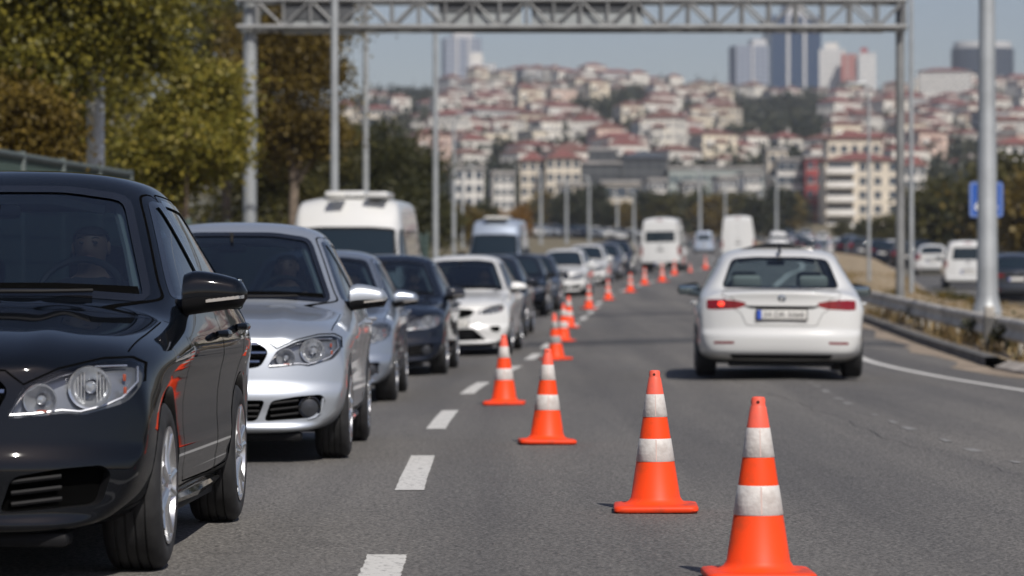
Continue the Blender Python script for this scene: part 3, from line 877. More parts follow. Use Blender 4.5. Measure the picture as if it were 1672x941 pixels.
for (px, d, k, top) in belt:
    cnt[k] = cnt.get(k, 0) + 1
tot = dict(cnt); cnt = {}
for (px, d, k, top) in belt:
    i = cnt.get(k, 0); cnt[k] = i + 1
    put_tree(k, px, d, '%s %s tree of the belt beyond the road' % (ordinal(i), k), top=top, group=GB)
GR_ = 'trees behind the right fence'
right = [(1440, 300, 'olive', 330), (1505, 250, 'olive', 270), (1545, 236, 'olive', 244), (1585, 228, 'green', 262), (1622, 215, 'brownish', 214), (1652, 205, 'olive', 188), (1690, 180, 'brownish', 200), (1472, 320, 'green', 318), (1410, 360, 'green', 345), (1375, 400, 'olive', 348)]
cnt = {}
for (px, d, k, top) in sorted(right):
    i = cnt.get(k, 0); cnt[k] = i + 1
    put_tree(k, px, d, '%s %s tree behind the right-hand fence' % (ordinal(i), k), top=top, group=GR_)
for k, u in first_used.items():
    if not u:
        for q in list(all_of(PT[k])): bpy.data.objects.remove(q)
# woods on the hill
hp = []
g = np.random.default_rng(9)
for i in range(6500):
    if i < 4300:
        px = g.uniform(540, 1720); py = g.uniform(135, 345)
    else:
        a, b, c, e = wood_zones[i % len(wood_zones)]
        if i % 2: a, b, c, e = wood_zones[(i // 2) % 2]
        px = g.uniform(a, b); py = g.uniform(c, e)
    if py < skyline(px) - 2: continue
    d = inv_ground(py) + g.uniform(-20, 20); x = at(px, d)
    c = np.array([x, d, ground_z(x, d) + g.uniform(1.5, 5.5)])
    hp.append(c + g.normal(size=(16, 3)) * np.array([2.0, 2.0, 1.3]))
tag(leaf_mesh('hillside_woods', np.concatenate(hp), 2.0, L_far, None, .8, 6), 'dark green woods and gardens between the hillside houses', 'woods', kind='stuff')
# ------------------------------------------------------------------ vehicle kit
P_black = mat('paint_black', (0.003, 0.004, 0.006), 0.5, 0.0, 0.8, spec=0.0)
P_silver = mat('paint_silver', (0.47, 0.505, 0.55), 0.40, 0.70, 0.9)
P_steel = mat('paint_steel_blue', (0.30, 0.34, 0.40), 0.30, 0.7, 0.9)
P_navy = mat('paint_navy', (0.006, 0.009, 0.017), 0.5, 0.0, 0.85, spec=0.05)
P_white = mat('paint_white', (0.60, 0.605, 0.595), 0.32, 0.0, 0.8)
P_grey = mat('paint_grey', (0.11, 0.12, 0.14), 0.3, 0.4, 0.9)
P_graphite = mat('paint_graphite', (0.03, 0.034, 0.042), 0.3, 0.3, 0.9)
P_bluegrey = mat('paint_pale_blue', (0.38, 0.44, 0.53), 0.35, 0.4, 0.7)
P_red = mat('paint_dull_red', (0.25, 0.03, 0.03), 0.35, 0.0, 0.7)
M_blackplastic = mat("black_plastic", (0.010, 0.010, 0.011), 0.55, spec=0.12)
M_glossblack = mat('gloss_black', (0.006, 0.006, 0.007), 0.12, coat=0.5)
M_deep = mat('deep_black', (0.003, 0.003, 0.003), 0.9, spec=0.0)
M_under = mat('underbody', (0.012, 0.012, 0.012), 0.8)
M_tyre = mat('tyre_rubber', (0.016, 0.016, 0.017), 0.75, vary=0.3, scale=20)
M_alloy = mat('alloy', (0.62, 0.63, 0.65), 0.24, 0.9)
M_steelrim = mat('dull_rim', (0.3, 0.3, 0.31), 0.4, 0.8)
M_chrome = mat('chrome', (0.85, 0.86, 0.88), 0.08, 1.0)
M_bowl = mat('reflector_chrome', (0.86, 0.87, 0.88), 0.26, 0.9)
M_lamp_house = mat("lamp_housing", (0.24, 0.25, 0.265), 0.3, 0.7)
M_lamp_dark = mat('lamp_housing_dark', (0.04, 0.043, 0.05), 0.3, 0.3)
M_orange_lens = mat('amber_reflector', (0.36, 0.07, 0.025), 0.25)
M_bulb = mat('bulb_glass', (0.45, 0.47, 0.5), 0.08, 0.6)
M_mirrorglass = mat('mirror_glass', (0.22, 0.27, 0.29), 0.05, 0.9)
M_red_lens = mat('red_lens', (0.20, 0.004, 0.007), 0.15, coat=0.5)
M_red_lens2 = mat('red_lens_dark', (0.17, 0.006, 0.01), 0.15, coat=0.8)
M_red_glow = mat('lit_tail_lamp', (0.7, 0.03, 0.02), 0.2, emit=(1.0, 0.06, 0.03, 1.6))
M_clear_lens = glass_mat('headlamp_lens', (0.93, 0.94, 0.95))
M_wind = glass_mat('windscreen_glass', (0.23, 0.29, 0.32), ior=1.95)
M_wind_clear = glass_mat('clear_rear_glass', (0.66, 0.76, 0.78), ior=1.9)
M_sideglass = glass_mat('side_glass', (0.22, 0.26, 0.28), ior=1.5)
M_farglass = mat('dark_far_glass', (0.012, 0.020, 0.028), 0.05, spec=0.5)
M_lining = mat('cabin_lining', (0.62, 0.62, 0.59), 0.9)
M_seat = mat('seat_cloth', (0.035, 0.036, 0.04), 0.9, vary=0.3, scale=60)
M_seat_pale = mat('seat_pale', (0.22, 0.22, 0.20), 0.9)
M_dash = mat('dashboard_plastic', (0.02, 0.021, 0.023), 0.6)
M_plate = mat('plate_white', (0.62, 0.61, 0.58), 0.4)
M_plate_ink = mat('plate_ink', (0.05, 0.05, 0.05), 0.5)
M_plate_blue = mat('plate_blue', (0.02, 0.08, 0.45), 0.4)
M_badge = mat('badge_steel', (0.25, 0.32, 0.42), 0.2, 0.9)
M_sticker = mat('sticker', (0.35, 0.4, 0.42), 0.5)

def pt_in_poly(x, y, poly):
    c = False; n = len(poly); j = n - 1
    for i in range(n):
        xi, yi = poly[i]; xj, yj = poly[j]
        if (yi > y) != (yj > y) and x < (xj - xi) * (y - yi) / (yj - yi) + xi: c = not c
        j = i
    return c

def resample(poly, step, closed=True):
    out = []
    n = len(poly)
    for i in range(n if closed else n - 1):
        a = Vector(poly[i]); b = Vector(poly[(i + 1) % n])
        k = max(1, int(round((b - a).length / step)))
        for q in range(k): out.append(tuple(a.lerp(b, q / k)))
    if not closed: out.append(poly[-1])
    return out

def round_poly(poly, r, n=3):
    """chamfer the corners of a 2D polygon into short arcs"""
    out = []
    m = len(poly)
    for i in range(m):
        p = Vector(poly[i]); a = Vector(poly[i - 1]) - p; b = Vector(poly[(i + 1) % m]) - p
        ra = min(r, a.length * 0.45, b.length * 0.45)
        s = p + a.normalized() * ra; e = p + b.normalized() * ra
        for k in range(n + 1):
            t = k / n
            out.append(tuple(s * (1 - t) ** 2 + p * 2 * t * (1 - t) + e * t * t))
    return out

# projection axes: 'f' seen from the front, 'r' from the rear, 'R'/'L' from the sides, 't' from above
AX = {'f': (Vector((0, -1, 0)), lambda p: (p.x, p.z)), 'r': (Vector((0, 1, 0)), lambda p: (p.x, p.z)),
      'R': (Vector((1, 0, 0)), lambda p: (p.y, p.z)), 'L': (Vector((-1, 0, 0)), lambda p: (p.y, p.z)),
      't': (Vector((0, 0, 1)), lambda p: (p.x, p.y))}
def lift2(ax, u, v, w):
    if ax in 'fr': return Vector((u, w, v))
    if ax in 'RL': return Vector((w, u, v))
    return Vector((u, v, w))

class Shell:
    """smooth car shell grown from a cage; regions are cut out of it exactly along outlines"""
    def __init__(self, stations, level, creases=(), deform=None):
        V = []; ring = []
        for y, pts in stations:
            n = len(pts); idx = []
            for (x, dy, z) in pts:
                V.append((x, y + dy, z)); idx.append(len(V) - 1)
            left = [None] * n
            for i in range(1, n - 1):
                x, dy, z = pts[i]; V.append((-x, y + dy, z)); left[i] = len(V) - 1
            left[0] = idx[0]; left[-1] = idx[-1]
            ring.append((idx, left))
        Fc = []
        n = len(stations[0][1])
        for a, b in zip(ring, ring[1:]):
            for s in (0, 1):
                for i in range(n - 1):
                    Fc.append((a[s][i], a[s][i + 1], b[s][i + 1], b[s][i]))
        for e in (ring[0], ring[-1]):
            for s in (0, 1):
                q = e[s]; k = n
                i, j = 0, n - 1
                while j - i > 1:
                    if j - i == 2: Fc.append((q[i], q[i + 1], q[j])) ; break
                    Fc.append((q[i], q[i + 1], q[j - 1], q[j])); i += 1; j -= 1
        me = bpy.data.meshes.new('cage'); me.from_pydata(V, [], Fc)
        bm = bmesh.new(); bm.from_mesh(me)
        bmesh.ops.recalc_face_normals(bm, faces=bm.faces)
        cl = bm.edges.layers.float.new('crease_edge')
        bm.verts.ensure_lookup_table()
        vmap = {}
        for si, (idx, left) in enumerate(ring):
            for pi in range(n):
                vmap[idx[pi]] = (si, pi); vmap[left[pi]] = (si, pi)
        for e in bm.edges:
            (s0, p0), (s1, p1) = vmap[e.verts[0].index], vmap[e.verts[1].index]
            for (kind, k, lo, hi, w) in creases:
                if kind == 'p' and p0 == p1 == k and lo <= min(s0, s1) and max(s0, s1) <= hi: e[cl] = w
                if kind == 's' and s0 == s1 == k and lo <= min(p0, p1) and max(p0, p1) <= hi: e[cl] = w
        bm.to_mesh(me); bm.free()
        o = link(bpy.data.objects.new('cage', me))
        md = o.modifiers.new('s', 'SUBSURF'); md.levels = level; md.render_levels = level
        dg = bpy.context.evaluated_depsgraph_get()
        ev = o.evaluated_get(dg)
        self.bm = bmesh.new(); self.bm.from_mesh(ev.to_mesh()); ev.to_mesh_clear()
        bpy.data.objects.remove(o); bpy.data.meshes.remove(me)
        if deform:
            for v in self.bm.verts: v.co = Vector(deform(*v.co))
        self.bm.normal_update()
        bb = self.bm.copy()
        bmesh.ops.triangulate(bb, faces=bb.faces)
        bb.verts.ensure_lookup_table(); bb.faces.ensure_lookup_table()
        bb.normal_update()
        self.vn = [v.normal.copy() for v in bb.verts]
        self.vc = [v.co.copy() for v in bb.verts]
        self.tri = [[v.index for v in f.verts] for f in bb.faces]
        self.bvh = BVHTree.FromBMesh(bb)
        bb.free()
        self.pid = self.bm.faces.layers.int.new('part')
        self.names = ['body']
    def normal_at(self, p):
        loc, nrm, i, d = self.bvh.find_nearest(p)
        if i is None: return Vector((0, 0, 1))
        t = self.tri[i]
        w = poly_3d_calc([self.vc[k] for k in t], loc)
        n = sum((self.vn[k] * ww for k, ww in zip(t, w)), Vector())
        return n.normalized() if n.length > 1e-6 else nrm
    def ray(self, ax, u, v):
        d = AX[ax][0]
        o = lift2(ax, u, v, 0) + d * 6
        loc, nrm, i, dist = self.bvh.ray_cast(o, -d)
        return loc
    def region(self, name, ax, poly, face_dot=0.2, only=('body',), zone=None):
        d, pr = AX[ax]
        us = [p[0] for p in poly]; vv = [p[1] for p in poly]
        lo = (min(us) - .01, min(vv) - .01); hi = (max(us) + .01, max(vv) + .01)
        if name not in self.names: self.names.append(name)
        pid = self.names.index(name); ok = {self.names.index(n) for n in only if n in self.names}
        def touch(f):
            ps = [pr(v.co) for v in f.verts]
            return (max(p[0] for p in ps) >= lo[0] and min(p[0] for p in ps) <= hi[0] and
                    max(p[1] for p in ps) >= lo[1] and min(p[1] for p in ps) <= hi[1])
        side = d * 1.0
        def good(f):
            if f.normal.dot(d) < face_dot or f[self.pid] not in ok: return False
            if zone and not zone(f.calc_center_median()): return False
            return touch(f)
        cand = [f for f in self.bm.faces if good(f)]
        n = len(poly)
        for i in range(n):
            a = poly[i]; b = poly[(i + 1) % n]
            e = Vector((b[0] - a[0], b[1] - a[1]))
            if e.length < 1e-6: continue
            nn = Vector((e.y, -e.x)).normalized()
            A = lift2(ax, a[0], a[1], 0); N3 = lift2(ax, nn.x, nn.y, 0)
            # only faces near this edge
            bx0, bx1 = min(a[0], b[0]) - 1e-4, max(a[0], b[0]) + 1e-4
            by0, by1 = min(a[1], b[1]) - 1e-4, max(a[1], b[1]) + 1e-4
            near = []; rest = []
            for f in cand:
                ps = [pr(v.co) for v in f.verts]
                if (max(p[0] for p in ps) >= bx0 and min(p[0] for p in ps) <= bx1 and max(p[1] for p in ps) >= by0 and min(p[1] for p in ps) <= by1): near.append(f)
                else: rest.append(f)
            if not near: continue
            geom = set(near)
            for f in near:
                geom.update(f.edges); geom.update(f.verts)
            res = bmesh.ops.bisect_plane(self.bm, geom=list(geom), dist=1e-6, plane_co=A, plane_no=N3)
            cand = rest + [g for g in res['geom'] if isinstance(g, bmesh.types.BMFace)]
        got = 0
        for f in set(cand):
            if not f.is_valid or f[self.pid] not in ok: continue
            c = pr(f.calc_center_median())
            if pt_in_poly(c[0], c[1], poly): f[self.pid] = pid; got += 1
        return got
    def kill(self, test):
        bmesh.ops.delete(self.bm, geom=[f for f in self.bm.faces if test(f)], context='FACES')
    def part(self, name, obj_name, m, parent, offset=0.0, keep=None, flip=False, rim=0.0, shift=None):
        """make an object from a region; rim = depth of an inward-turned border"""
        if name not in self.names: return None
        pid = self.names.index(name)
        fs = [f for f in self.bm.faces if f[self.pid] == pid and (keep is None or keep(f.calc_center_median()))]
        if not fs: return None
        vid = {}; V = []; Nn = []; Fc = []
        ecount = {}
        for f in fs:
            ids = []
            for v in f.verts:
                if v.index not in vid or True:
                    key = v
                    if key not in vid:
                        nrm = self.normal_at(v.co)
                        vid[key] = len(V); V.append(v.co + nrm * offset + (Vector(shift) if shift else Vector())); Nn.append(nrm)
                ids.append(vid[v])
            Fc.append(ids)
            for a, b in zip(ids, ids[1:] + ids[:1]):
                ecount[(a, b)] = ecount.get((a, b), 0) + 1
        nb = len(V)
        if rim:
            bd = [(a, b) for (a, b) in ecount if (b, a) not in ecount]
            vin = {}
            for a, b in bd:
                for q in (a, b):
                    if q not in vin:
                        vin[q] = len(V); V.append(V[q] + (Vector((0, rim, 0)) if obj_name == 'lamp_surround' else -Nn[q] * rim)); Nn.append(Nn[q])
                Fc.append([b, a, vin[a], vin[b]])
        me = bpy.data.meshes.new(obj_name)
        me.from_pydata([tuple(v) for v in V], [], Fc)
        me.polygons.foreach_set('use_smooth', [True] * len(me.polygons))
        if not rim:
            me.normals_split_custom_set_from_vertices([tuple(n) for n in Nn])
        else:
            me.set_sharp_from_angle(angle=R(50))
        if m: me.materials.append(m)
        if flip: me.flip_normals()
        o = link(bpy.data.objects.new(obj_name, me))
        if parent: o.parent = parent
        return o
    def ribbon(self, mb, ax, pts, w_in, w_out=0.0, lift=0.0015, closed=True, step=0.04):
        """a strip on the shell along an outline (in projection)"""
        pts = resample(pts, step, closed)
        n = len(pts); A = []; B = []
        area = sum(pts[i][0] * pts[(i + 1) % n][1] - pts[(i + 1) % n][0] * pts[i][1] for i in range(n))
        sg = 1 if area > 0 else -1
        if not closed: sg = 1
        rows = []
        for i in range(n):
            p = Vector(pts[i]); a = Vector(pts[i - 1] if (closed or i > 0) else pts[i]); b = Vector(pts[(i + 1) % n] if (closed or i < n - 1) else pts[i])
            t = (b - a)
            if t.length < 1e-9: rows.append(None); continue
            t.normalize(); nn = Vector((-t.y, t.x)) * sg
            q0 = p + nn * w_in; q1 = p - nn * w_out
            h0 = self.ray(ax, *q0); h1 = self.ray(ax, *q1)
            if h0 is None or h1 is None: rows.append(None); continue
            rows.append((h0 + self.normal_at(h0) * lift, h1 + self.normal_at(h1) * lift))
        V = []; Fc = []; ids = []
        for r in rows:
            if r is None: ids.append(None); continue
            V += [r[0], r[1]]; ids.append(len(V) - 2)
        for i in range(n if closed else n - 1):
            a = ids[i]; b = ids[(i + 1) % n]
            if a is None or b is None: continue
            if (V[a] - V[b]).length > 0.35: continue
            Fc.append((a, b, b + 1, a + 1))
        mb.add(V, Fc)

def wheel_mesh(rad=0.325, width=0.215, detail=True):
    """axis along x, outer face towards +x; returns (tyre MB, rim MB)"""
    Mx = Matrix.Rotation(R(90), 4, 'Y')      # z -> x
    w = width / 2
    t = MB(); rr = rad
    prof = [(0.215, -w + .012), (0.232, -w), (0.27, -w - .004), (rr - .03, -w + .002), (rr - .010, -w + .016), (rr - .002, -w + .035)]
    if detail:
        for k in (-0.055, -0.018, 0.018, 0.055):
            prof += [(rr, k - .005), (rr - .008, k - .004), (rr - .008, k + .004), (rr, k + .005)]
    else: prof += [(rr, 0)]
    prof += [(rr - .002, w - .035), (rr - .010, w - .016), (rr - .03, w - .002), (0.27, w + .004), (0.232, w), (0.215, w - .012)]
    t.lathe(prof, 48 if detail else 24, Mx)
    r = MB()
    r.lathe([(0.222, w - .002), (0.222, w + .003), (0.212, w + .002), (0.205, w - .02), (0.195, w - .06), (0.19, -w + .02)], 40 if detail else 20, Mx)
    n = 5
    for k in range(n):
        for s in ((-0.16, 0.16) if detail else (0,)):
            a = 2 * math.pi * k / n
            hub = 0.04; q = a + s * 1.25
            p0 = Vector((w - .012, hub * math.cos(a + s * .6), hub * math.sin(a + s * .6)))
            p1 = Vector((w - .018, 0.12 * math.cos(a + s), 0.12 * math.sin(a + s)))
            p2 = Vector((w - .01, 0.214 * math.cos(q), 0.214 * math.sin(q)))
            r.tube([p0, p1, p2], [0.02, 0.0145, 0.017] if detail else [0.035, 0.03, 0.03], 8 if detail else 6)
    r.lathe([(0.001, w - .002), (0.03, w - .003), (0.05, w - .012), (0.055, w - .04)], 20, Mx)
    return t, r

def brake_mb(w=0.1):
    Mx = Matrix.Rotation(R(90), 4, 'Y')
    return MB().lathe([(0.001, -.03), (0.15, -.03), (0.15, -.015), (0.19, -.06), (0.19, -.07)], 24, Mx)

M_disc = mat('brake_disc', (0.06, 0.06, 0.065), 0.5, 0.6)

def add_wheels(root, yf, yr, track, rad, detail, rim_mat):
    t, r = wheel_mesh(rad, 0.215, detail)
    first = None
    for y in (yf, yr):
        for s in (1, -1):
            if first is None:
                w = t.build('wheel', M_tyre, root, True, 35)
                rim = r.build('rim', rim_mat, w, True, 35)
                if detail: brake_mb().build('brake_disc', M_disc, w)
                first = w
            else:
                w = copy_tree(first, root)
            w.location = (s * track, y, rad)
            w.rotation_euler = (random.uniform(0, 6) if False else 0.35 * (y > 0), 0, 0 if s > 0 else math.pi)
    return first

def mirror_mesh(s, paint, root, pos, detail=True, scale=1.0):
    """door mirror: s=+1 on the +x side; faces -y (front of the car)"""
    x0, y0, z0 = pos
    W, H, D = 0.24 * scale, 0.165 * scale, 0.13 * scale
    def shell(zlo, zhi, name, m, parent, grow=1.0):
        V = []; Fc = []; nu, nv = 14, 12
        for i in range(nu + 1):
            u = i / nu                                   # along x, inboard to outboard
            hgt = H * (0.5 + 0.5 * math.sin(math.pi * min(1, (u * 0.85 + 0.27)) ** 1.0)) if False else H * (1 - 0.42 * max(0, u - 0.25) ** 1.6 - 0.25 * max(0, .18 - u) * 3)
            endr = math.sqrt(max(0.0, 1 - max(0, (u - 0.86) / 0.14) ** 2)) * (math.sqrt(max(0, 1 - max(0, (0.06 - u) / 0.06) ** 2)))
            dep = D * (1 - 0.35 * u) * max(0.12, endr)
            ztop = z0 + 0.085 * scale - (H - hgt) * 0.95; zbot = z0 - 0.08 * scale + 0.035 * scale * u
            zc = (ztop + zbot) / 2; hh = (ztop - zbot) / 2 * max(0.25, endr)
            for j in range(nv + 1):
                a = math.pi * (j / nv) - math.pi / 2
                z = zc + hh * math.sin(a) * (abs(math.sin(a)) ** -0.25 if abs(math.sin(a)) > 1e-6 else 1)
                z = max(zc + (zlo) * hh, min(zc + zhi * hh, z))
                y = y0 - dep * (max(0, math.cos(a)) ** 0.55) * grow
                V.append((x0 + s * (0.03 + u * W), y, z))
        for i in range(nu):
            for j in range(nv):
                q = (i * (nv + 1) + j, (i + 1) * (nv + 1) + j, (i + 1) * (nv + 1) + j + 1, i * (nv + 1) + j + 1)
                Fc.append(q if s > 0 else q[::-1])
        # back face: mirror glass sits here
        return mesh_obj(name, V, Fc, m, parent, True, 60)
    h = shell(-1, 1, 'mirror', paint, root)
    if detail:
        shell(-1.02, -0.25, 'mirror_base', M_blackplastic, h, 1.03)
        b = MB()
        for k in range(8):
            u0 = 0.42 + 0.55 * k / 8; u1 = u0 + 0.55 / 8 + 0.002
            def yy(u):
                e = math.sqrt(max(0.0, 1 - max(0, (u - 0.86) / 0.14) ** 2))
                return y0 - D * (1 - 0.35 * u) * max(.12, e) * 1.035 - .002
            zz = z0 - 0.036 * scale + 0.028 * scale * u0
            b.add([(x0 + s * (.03 + u0 * W), yy(u0), zz - .007), (x0 + s * (.03 + u1 * W), yy(u1), zz - .005), (x0 + s * (.03 + u1 * W), yy(u1), zz + .009), (x0 + s * (.03 + u0 * W), yy(u0), zz + .004)], [(0, 1, 2, 3)])
        b.build('indicator', M_bulb, h)
    g = MB().rbox(x0 + s * .05 if s > 0 else x0 - .03 - W * .93, x0 + .03 + W * .93 if s > 0 else x0 - .05, y0 - .012, y0 + .004, z0 - .055 * scale, z0 + .058 * scale, .012)
    g.build('mirror_glass', M_mirrorglass, h)
    a = MB(); a.tube([(x0 - s * .05, y0 + .02, z0 - .055), (x0 + s * .02, y0 - .02, z0 - .05), (x0 + s * .09, y0 - .035, z0 - .05)], [.034, .03, .022], 8)
    a.build('mirror_arm', M_blackplastic, h)
    return h

def bowl(mb_dish, mb_bulb, c, r, deep=0.05, axis=Vector((0, -1, 0))):
    q = axis.to_track_quat('Z', 'Y').to_matrix().to_4x4()
    M = Matrix.Translation(c) @ q
    mb_dish.lathe([(r * 1.0, 0.0), (r * 1.06, 0.004), (r * 1.06, 0.0), (r * 0.98, -0.004), (r * 0.86, -deep * .35), (r * 0.6, -deep * .75), (r * 0.2, -deep)], 28, M)
    mb_bulb.lathe([(r * 0.30, -deep * .8), (r * 0.3, -deep * .18), (r * 0.2, -deep * .02), (0.001, 0)], 18, M)

def text_mesh(txt, size, m, parent, M, name='plate_characters'):
    cu = bpy.data.curves.new('t', 'FONT'); cu.body = txt; cu.size = size; cu.extrude = 0.0006
    cu.align_x = 'CENTER'; cu.align_y = 'CENTER'
    o = link(bpy.data.objects.new('t', cu))
    dg = bpy.context.evaluated_depsgraph_get()
    me = bpy.data.meshes.new_from_object(o.evaluated_get(dg))
    bpy.data.objects.remove(o)
    me.transform(M)
    me.materials.clear(); me.materials.append(m)
    me.name = name
    q = link(bpy.data.objects.new(name, me)); q.parent = parent
    return q

def number_plate(root, y, z, facing, txt=None, w=0.52, h=0.112, tilt=0.0):
    """facing: -1 = towards -y, +1 = towards +y"""
    p = MB().rbox(-w / 2, w / 2, -0.008, 0.008, -h / 2, h / 2, 0.004).build('number_plate', M_plate, root)
    p.location = (0, y, z)
    f = facing
    MB().rbox(-w / 2 - .012, w / 2 + .012, -0.006, 0.006, -h / 2 - .012, h / 2 + .012, 0.003).build('plate_frame', M_blackplastic, p).location = (0, -f * .006, 0)
    bx = (-w / 2 + .003, -w / 2 + .045) if f < 0 else (w / 2 - .045, w / 2 - .003)
    MB().box(bx[0], bx[1], min(f * .0082, f * .0095), max(f * .0082, f * .0095), -h / 2 + .003, h / 2 - .003).build('plate_band', M_plate_blue, p)
    if txt:
        M = Matrix.Translation((0.02 if f < 0 else -.02, f * .0095, 0)) @ Matrix.Rotation(R(90), 4, 'X') if f < 0 else \
            Matrix.Translation((-.02, f * .0095, 0)) @ Matrix.Rotation(math.pi, 4, 'Z') @ Matrix.Rotation(R(90), 4, 'X')
        text_mesh(txt, h * .78, M_plate_ink, p, M)
    return p

def cabin(root, seats_y, belt_z, wheel_x=-0.36, dash_y=-0.42, pale=False, hw=0.7, rear=True):
    """dashboard, steering wheel, seats; the driver's side is wheel_x"""
    dsh = MB()
    dsh.rbox(-hw, hw, dash_y - .22, dash_y + .18, 0.62, belt_z - .05, .05)
    dsh.rbox(wheel_x - .18, wheel_x + .18, dash_y + .02, dash_y + .2, belt_z - .09, belt_z + .015, .045)
    dsh.build('dashboard', M_dash, root)
    sw = MB()
    q = Matrix.Translation((wheel_x, dash_y + .30, belt_z - .02)) @ Matrix.Rotation(R(62), 4, 'X')
    N = 28; prof = []
    vs = []; fs = []
    for i in range(N):
        a = 2 * math.pi * i / N
        for j in range(8):
            b = 2 * math.pi * j / 8
            vs.append(((.18 + .016 * math.cos(b)) * math.cos(a), (.18 + .016 * math.cos(b)) * math.sin(a), .016 * math.sin(b)))
    for i in range(N):
        for j in range(8):
            fs.append((i * 8 + j, ((i + 1) % N) * 8 + j, ((i + 1) % N) * 8 + (j + 1) % 8, i * 8 + (j + 1) % 8))
    sw.add(vs, fs, q)
    for a in (0, math.pi, -math.pi / 2):
        sw.tube([q @ Vector((.05 * math.cos(a), .05 * math.sin(a), -.02)), q @ Vector((.17 * math.cos(a), .17 * math.sin(a), 0))], .014, 6)
    sw.sphere((0, 0, -.02), (.06, .055, .025), 12, 8, q)
    sw.build('steering_wheel', M_dash, root)
    sm = M_seat_pale if pale else M_seat
    for s in (-1, 1):
        st = MB()
        y = seats_y
        st.rbox(s * .36 - .24, s * .36 + .24, y - .45, y + .05, .38, .55, .06)
        Mt = Matrix.Translation((s * .36, y, .5)) @ Matrix.Rotation(R(-14), 4, 'X')
        st.rbox(-.23, .23, -.06, .08, 0, .56, .06, Mt)
        st.rbox(-.13, .13, -.05, .05, .60, .78, .045, Mt)
        st.tube([Mt @ Vector((-.05, 0, .5)), Mt @ Vector((-.05, 0, .65))], .008, 6)
        st.tube([Mt @ Vector((.05, 0, .5)), Mt @ Vector((.05, 0, .65))], .008, 6)
        st.build('front_seat', sm, root)
    if rear:
        st = MB(); y = seats_y + .95
        st.rbox(-.62, .62, y - .45, y + .05, .38, .55, .06)
        Mt = Matrix.Translation((0, y, .5)) @ Matrix.Rotation(R(-20), 4, 'X')
        st.rbox(-.63, .63, -.06, .08, 0, .55, .06, Mt)
        for s in (-1, 1): st.rbox(s * .36 - .13, s * .36 + .13, -.06, .05, .56, .76, .045, Mt)
        st.build('rear_seat', sm, root)
    MB().box(-.68, .68, -.7, seats_y + 1.1, .30, .34).build('cabin_floor', M_dash, root)
# ------------------------------------------------------------------ posts, gantry, rails, fences
M_galv = mat('galvanised_steel', (0.36, 0.38, 0.39), .45, .35, vary=.14, scale=1.5)
M_galv_dark = mat('weathered_steel', (0.22, 0.225, 0.225), .55, .3, vary=.2, scale=2)
M_whitepost = mat('white_painted_steel', (0.62, 0.64, 0.66), .5, vary=.1, scale=2)
M_concrete = mat('concrete', (0.36, 0.335, 0.30), .9, vary=.25, scale=4)
M_signback_shade = mat('sign_back_shade', (0.085, 0.09, 0.095), .5, .2, vary=.1, scale=.8)
M_signback2 = mat('sign_back_pale', (0.40, 0.43, 0.435), .6, 0.0, vary=.08, scale=.8)
M_fence = mat('fence_green', (0.055, 0.085, 0.075), .6, .1)
M_fencepost = mat('fence_post_grey', (0.085, 0.105, 0.10), .6, .1)
M_lampglass = mat('lamp_glass', (0.5, 0.5, 0.48), .2)

def lamp_post(label, px, d, r, h=10.5, arm=1, top_py=None, m=M_galv, z0=None, group='street lamps along the road', plinth=False, flare=False):
    x = at(px, d)
    z = (gz(x, d) if x < line_x(d) else surf(x, d) + .25) if z0 is None else z0
    if top_py is not None: h = zat(top_py, d) - z
    root = empty('street_lamp', (x, d, z))
    pb = MB()
    if flare: pb.tube([(0, 0, 0), (0, 0, .05), (0, 0, .16), (0, 0, .55), (0, 0, h)], [r * 3.0, r * 2.6, r * 1.9, r * 1.3, r * .72], 14)
    else: pb.tube([(0, 0, -.1), (0, 0, h * .5), (0, 0, h)], [r * 1.08, r * .92, r * .72], 14)
    p = pb.build('pole', m, root)
    a = MB(); a.tube([(0, 0, h - .02), (arm * .5, 0, h + .35), (arm * 1.6, 0, h + .5)], [r * .6, r * .5, r * .45], 8); ar = a.build('arm', m, root)
    hd = MB(); hd.rbox(arm * 1.5 - .35, arm * 1.5 + .4, -.13, .13, h + .44, h + .56, .04); hh = hd.build('lamp_head', m, root)
    MB().rbox(arm * 1.5 - .25, arm * 1.5 + .3, -.10, .10, h + .425, h + .445, .008).build('lamp_glass', M_lampglass, hh)
    if plinth: MB().rbox(-r * 3.2, r * 3.2, -r * 3.2, r * 3.2, -.35, .06, .03).build('plinth', M_concrete, root)
    else:
        MB().box(-r * 2, r * 2, -r * 2, r * 2, -.1, .02).build('foot_plate', m, root)
    tag(root, label, 'street lamp', group)
    return root

lamp_post('grey lamp post rising behind the white high-roofed van, left of the pair', 546, 66, .088, arm=1)
lamp_post('thinner grey lamp post rising behind the white high-roofed van, right of the pair', 597, 82, .086, arm=1)
lamp_post('grey lamp post in front of the hillside, left of the silver van', 711, 100, .096, arm=1)
lamp_post('slim lamp post close behind the tall one left of the silver van', 741, 155, .10, arm=.3, top_py=205)
lamp_post('second slim lamp post close behind the tall one left of the silver van', 755, 215, .11, arm=.3, top_py=285)
lamp_post('pale thick lamp post on the median in front of the blue sign', 1612, 62, .158, h=11, arm=-1, plinth=True, flare=True, m=M_galv)
lamp_post('slender lamp post on the median right of the gantry post', 1488, 96, .075, h=12, arm=-1, plinth=True)
lamp_post('slender lamp post on the median left of the gantry post', 1419, 112, .06, arm=-.3, top_py=160, plinth=True)
far = [(883, 330, 285, 'left of the row beside the orange tree'), (925, 345, 300, 'second of the row right of the orange tree'), (962, 360, 296, 'third of the row right of the orange tree'), (1035, 380, 318, 'left of the white minibus'),
       (1008, 400, 322, 'between the third lamp and the one left of the minibus'), (1143, 330, 284, 'right of the white minibus'), (1184, 420, 308, 'just left of the white box van'), (1268, 350, 298, 'right of the white box van')]
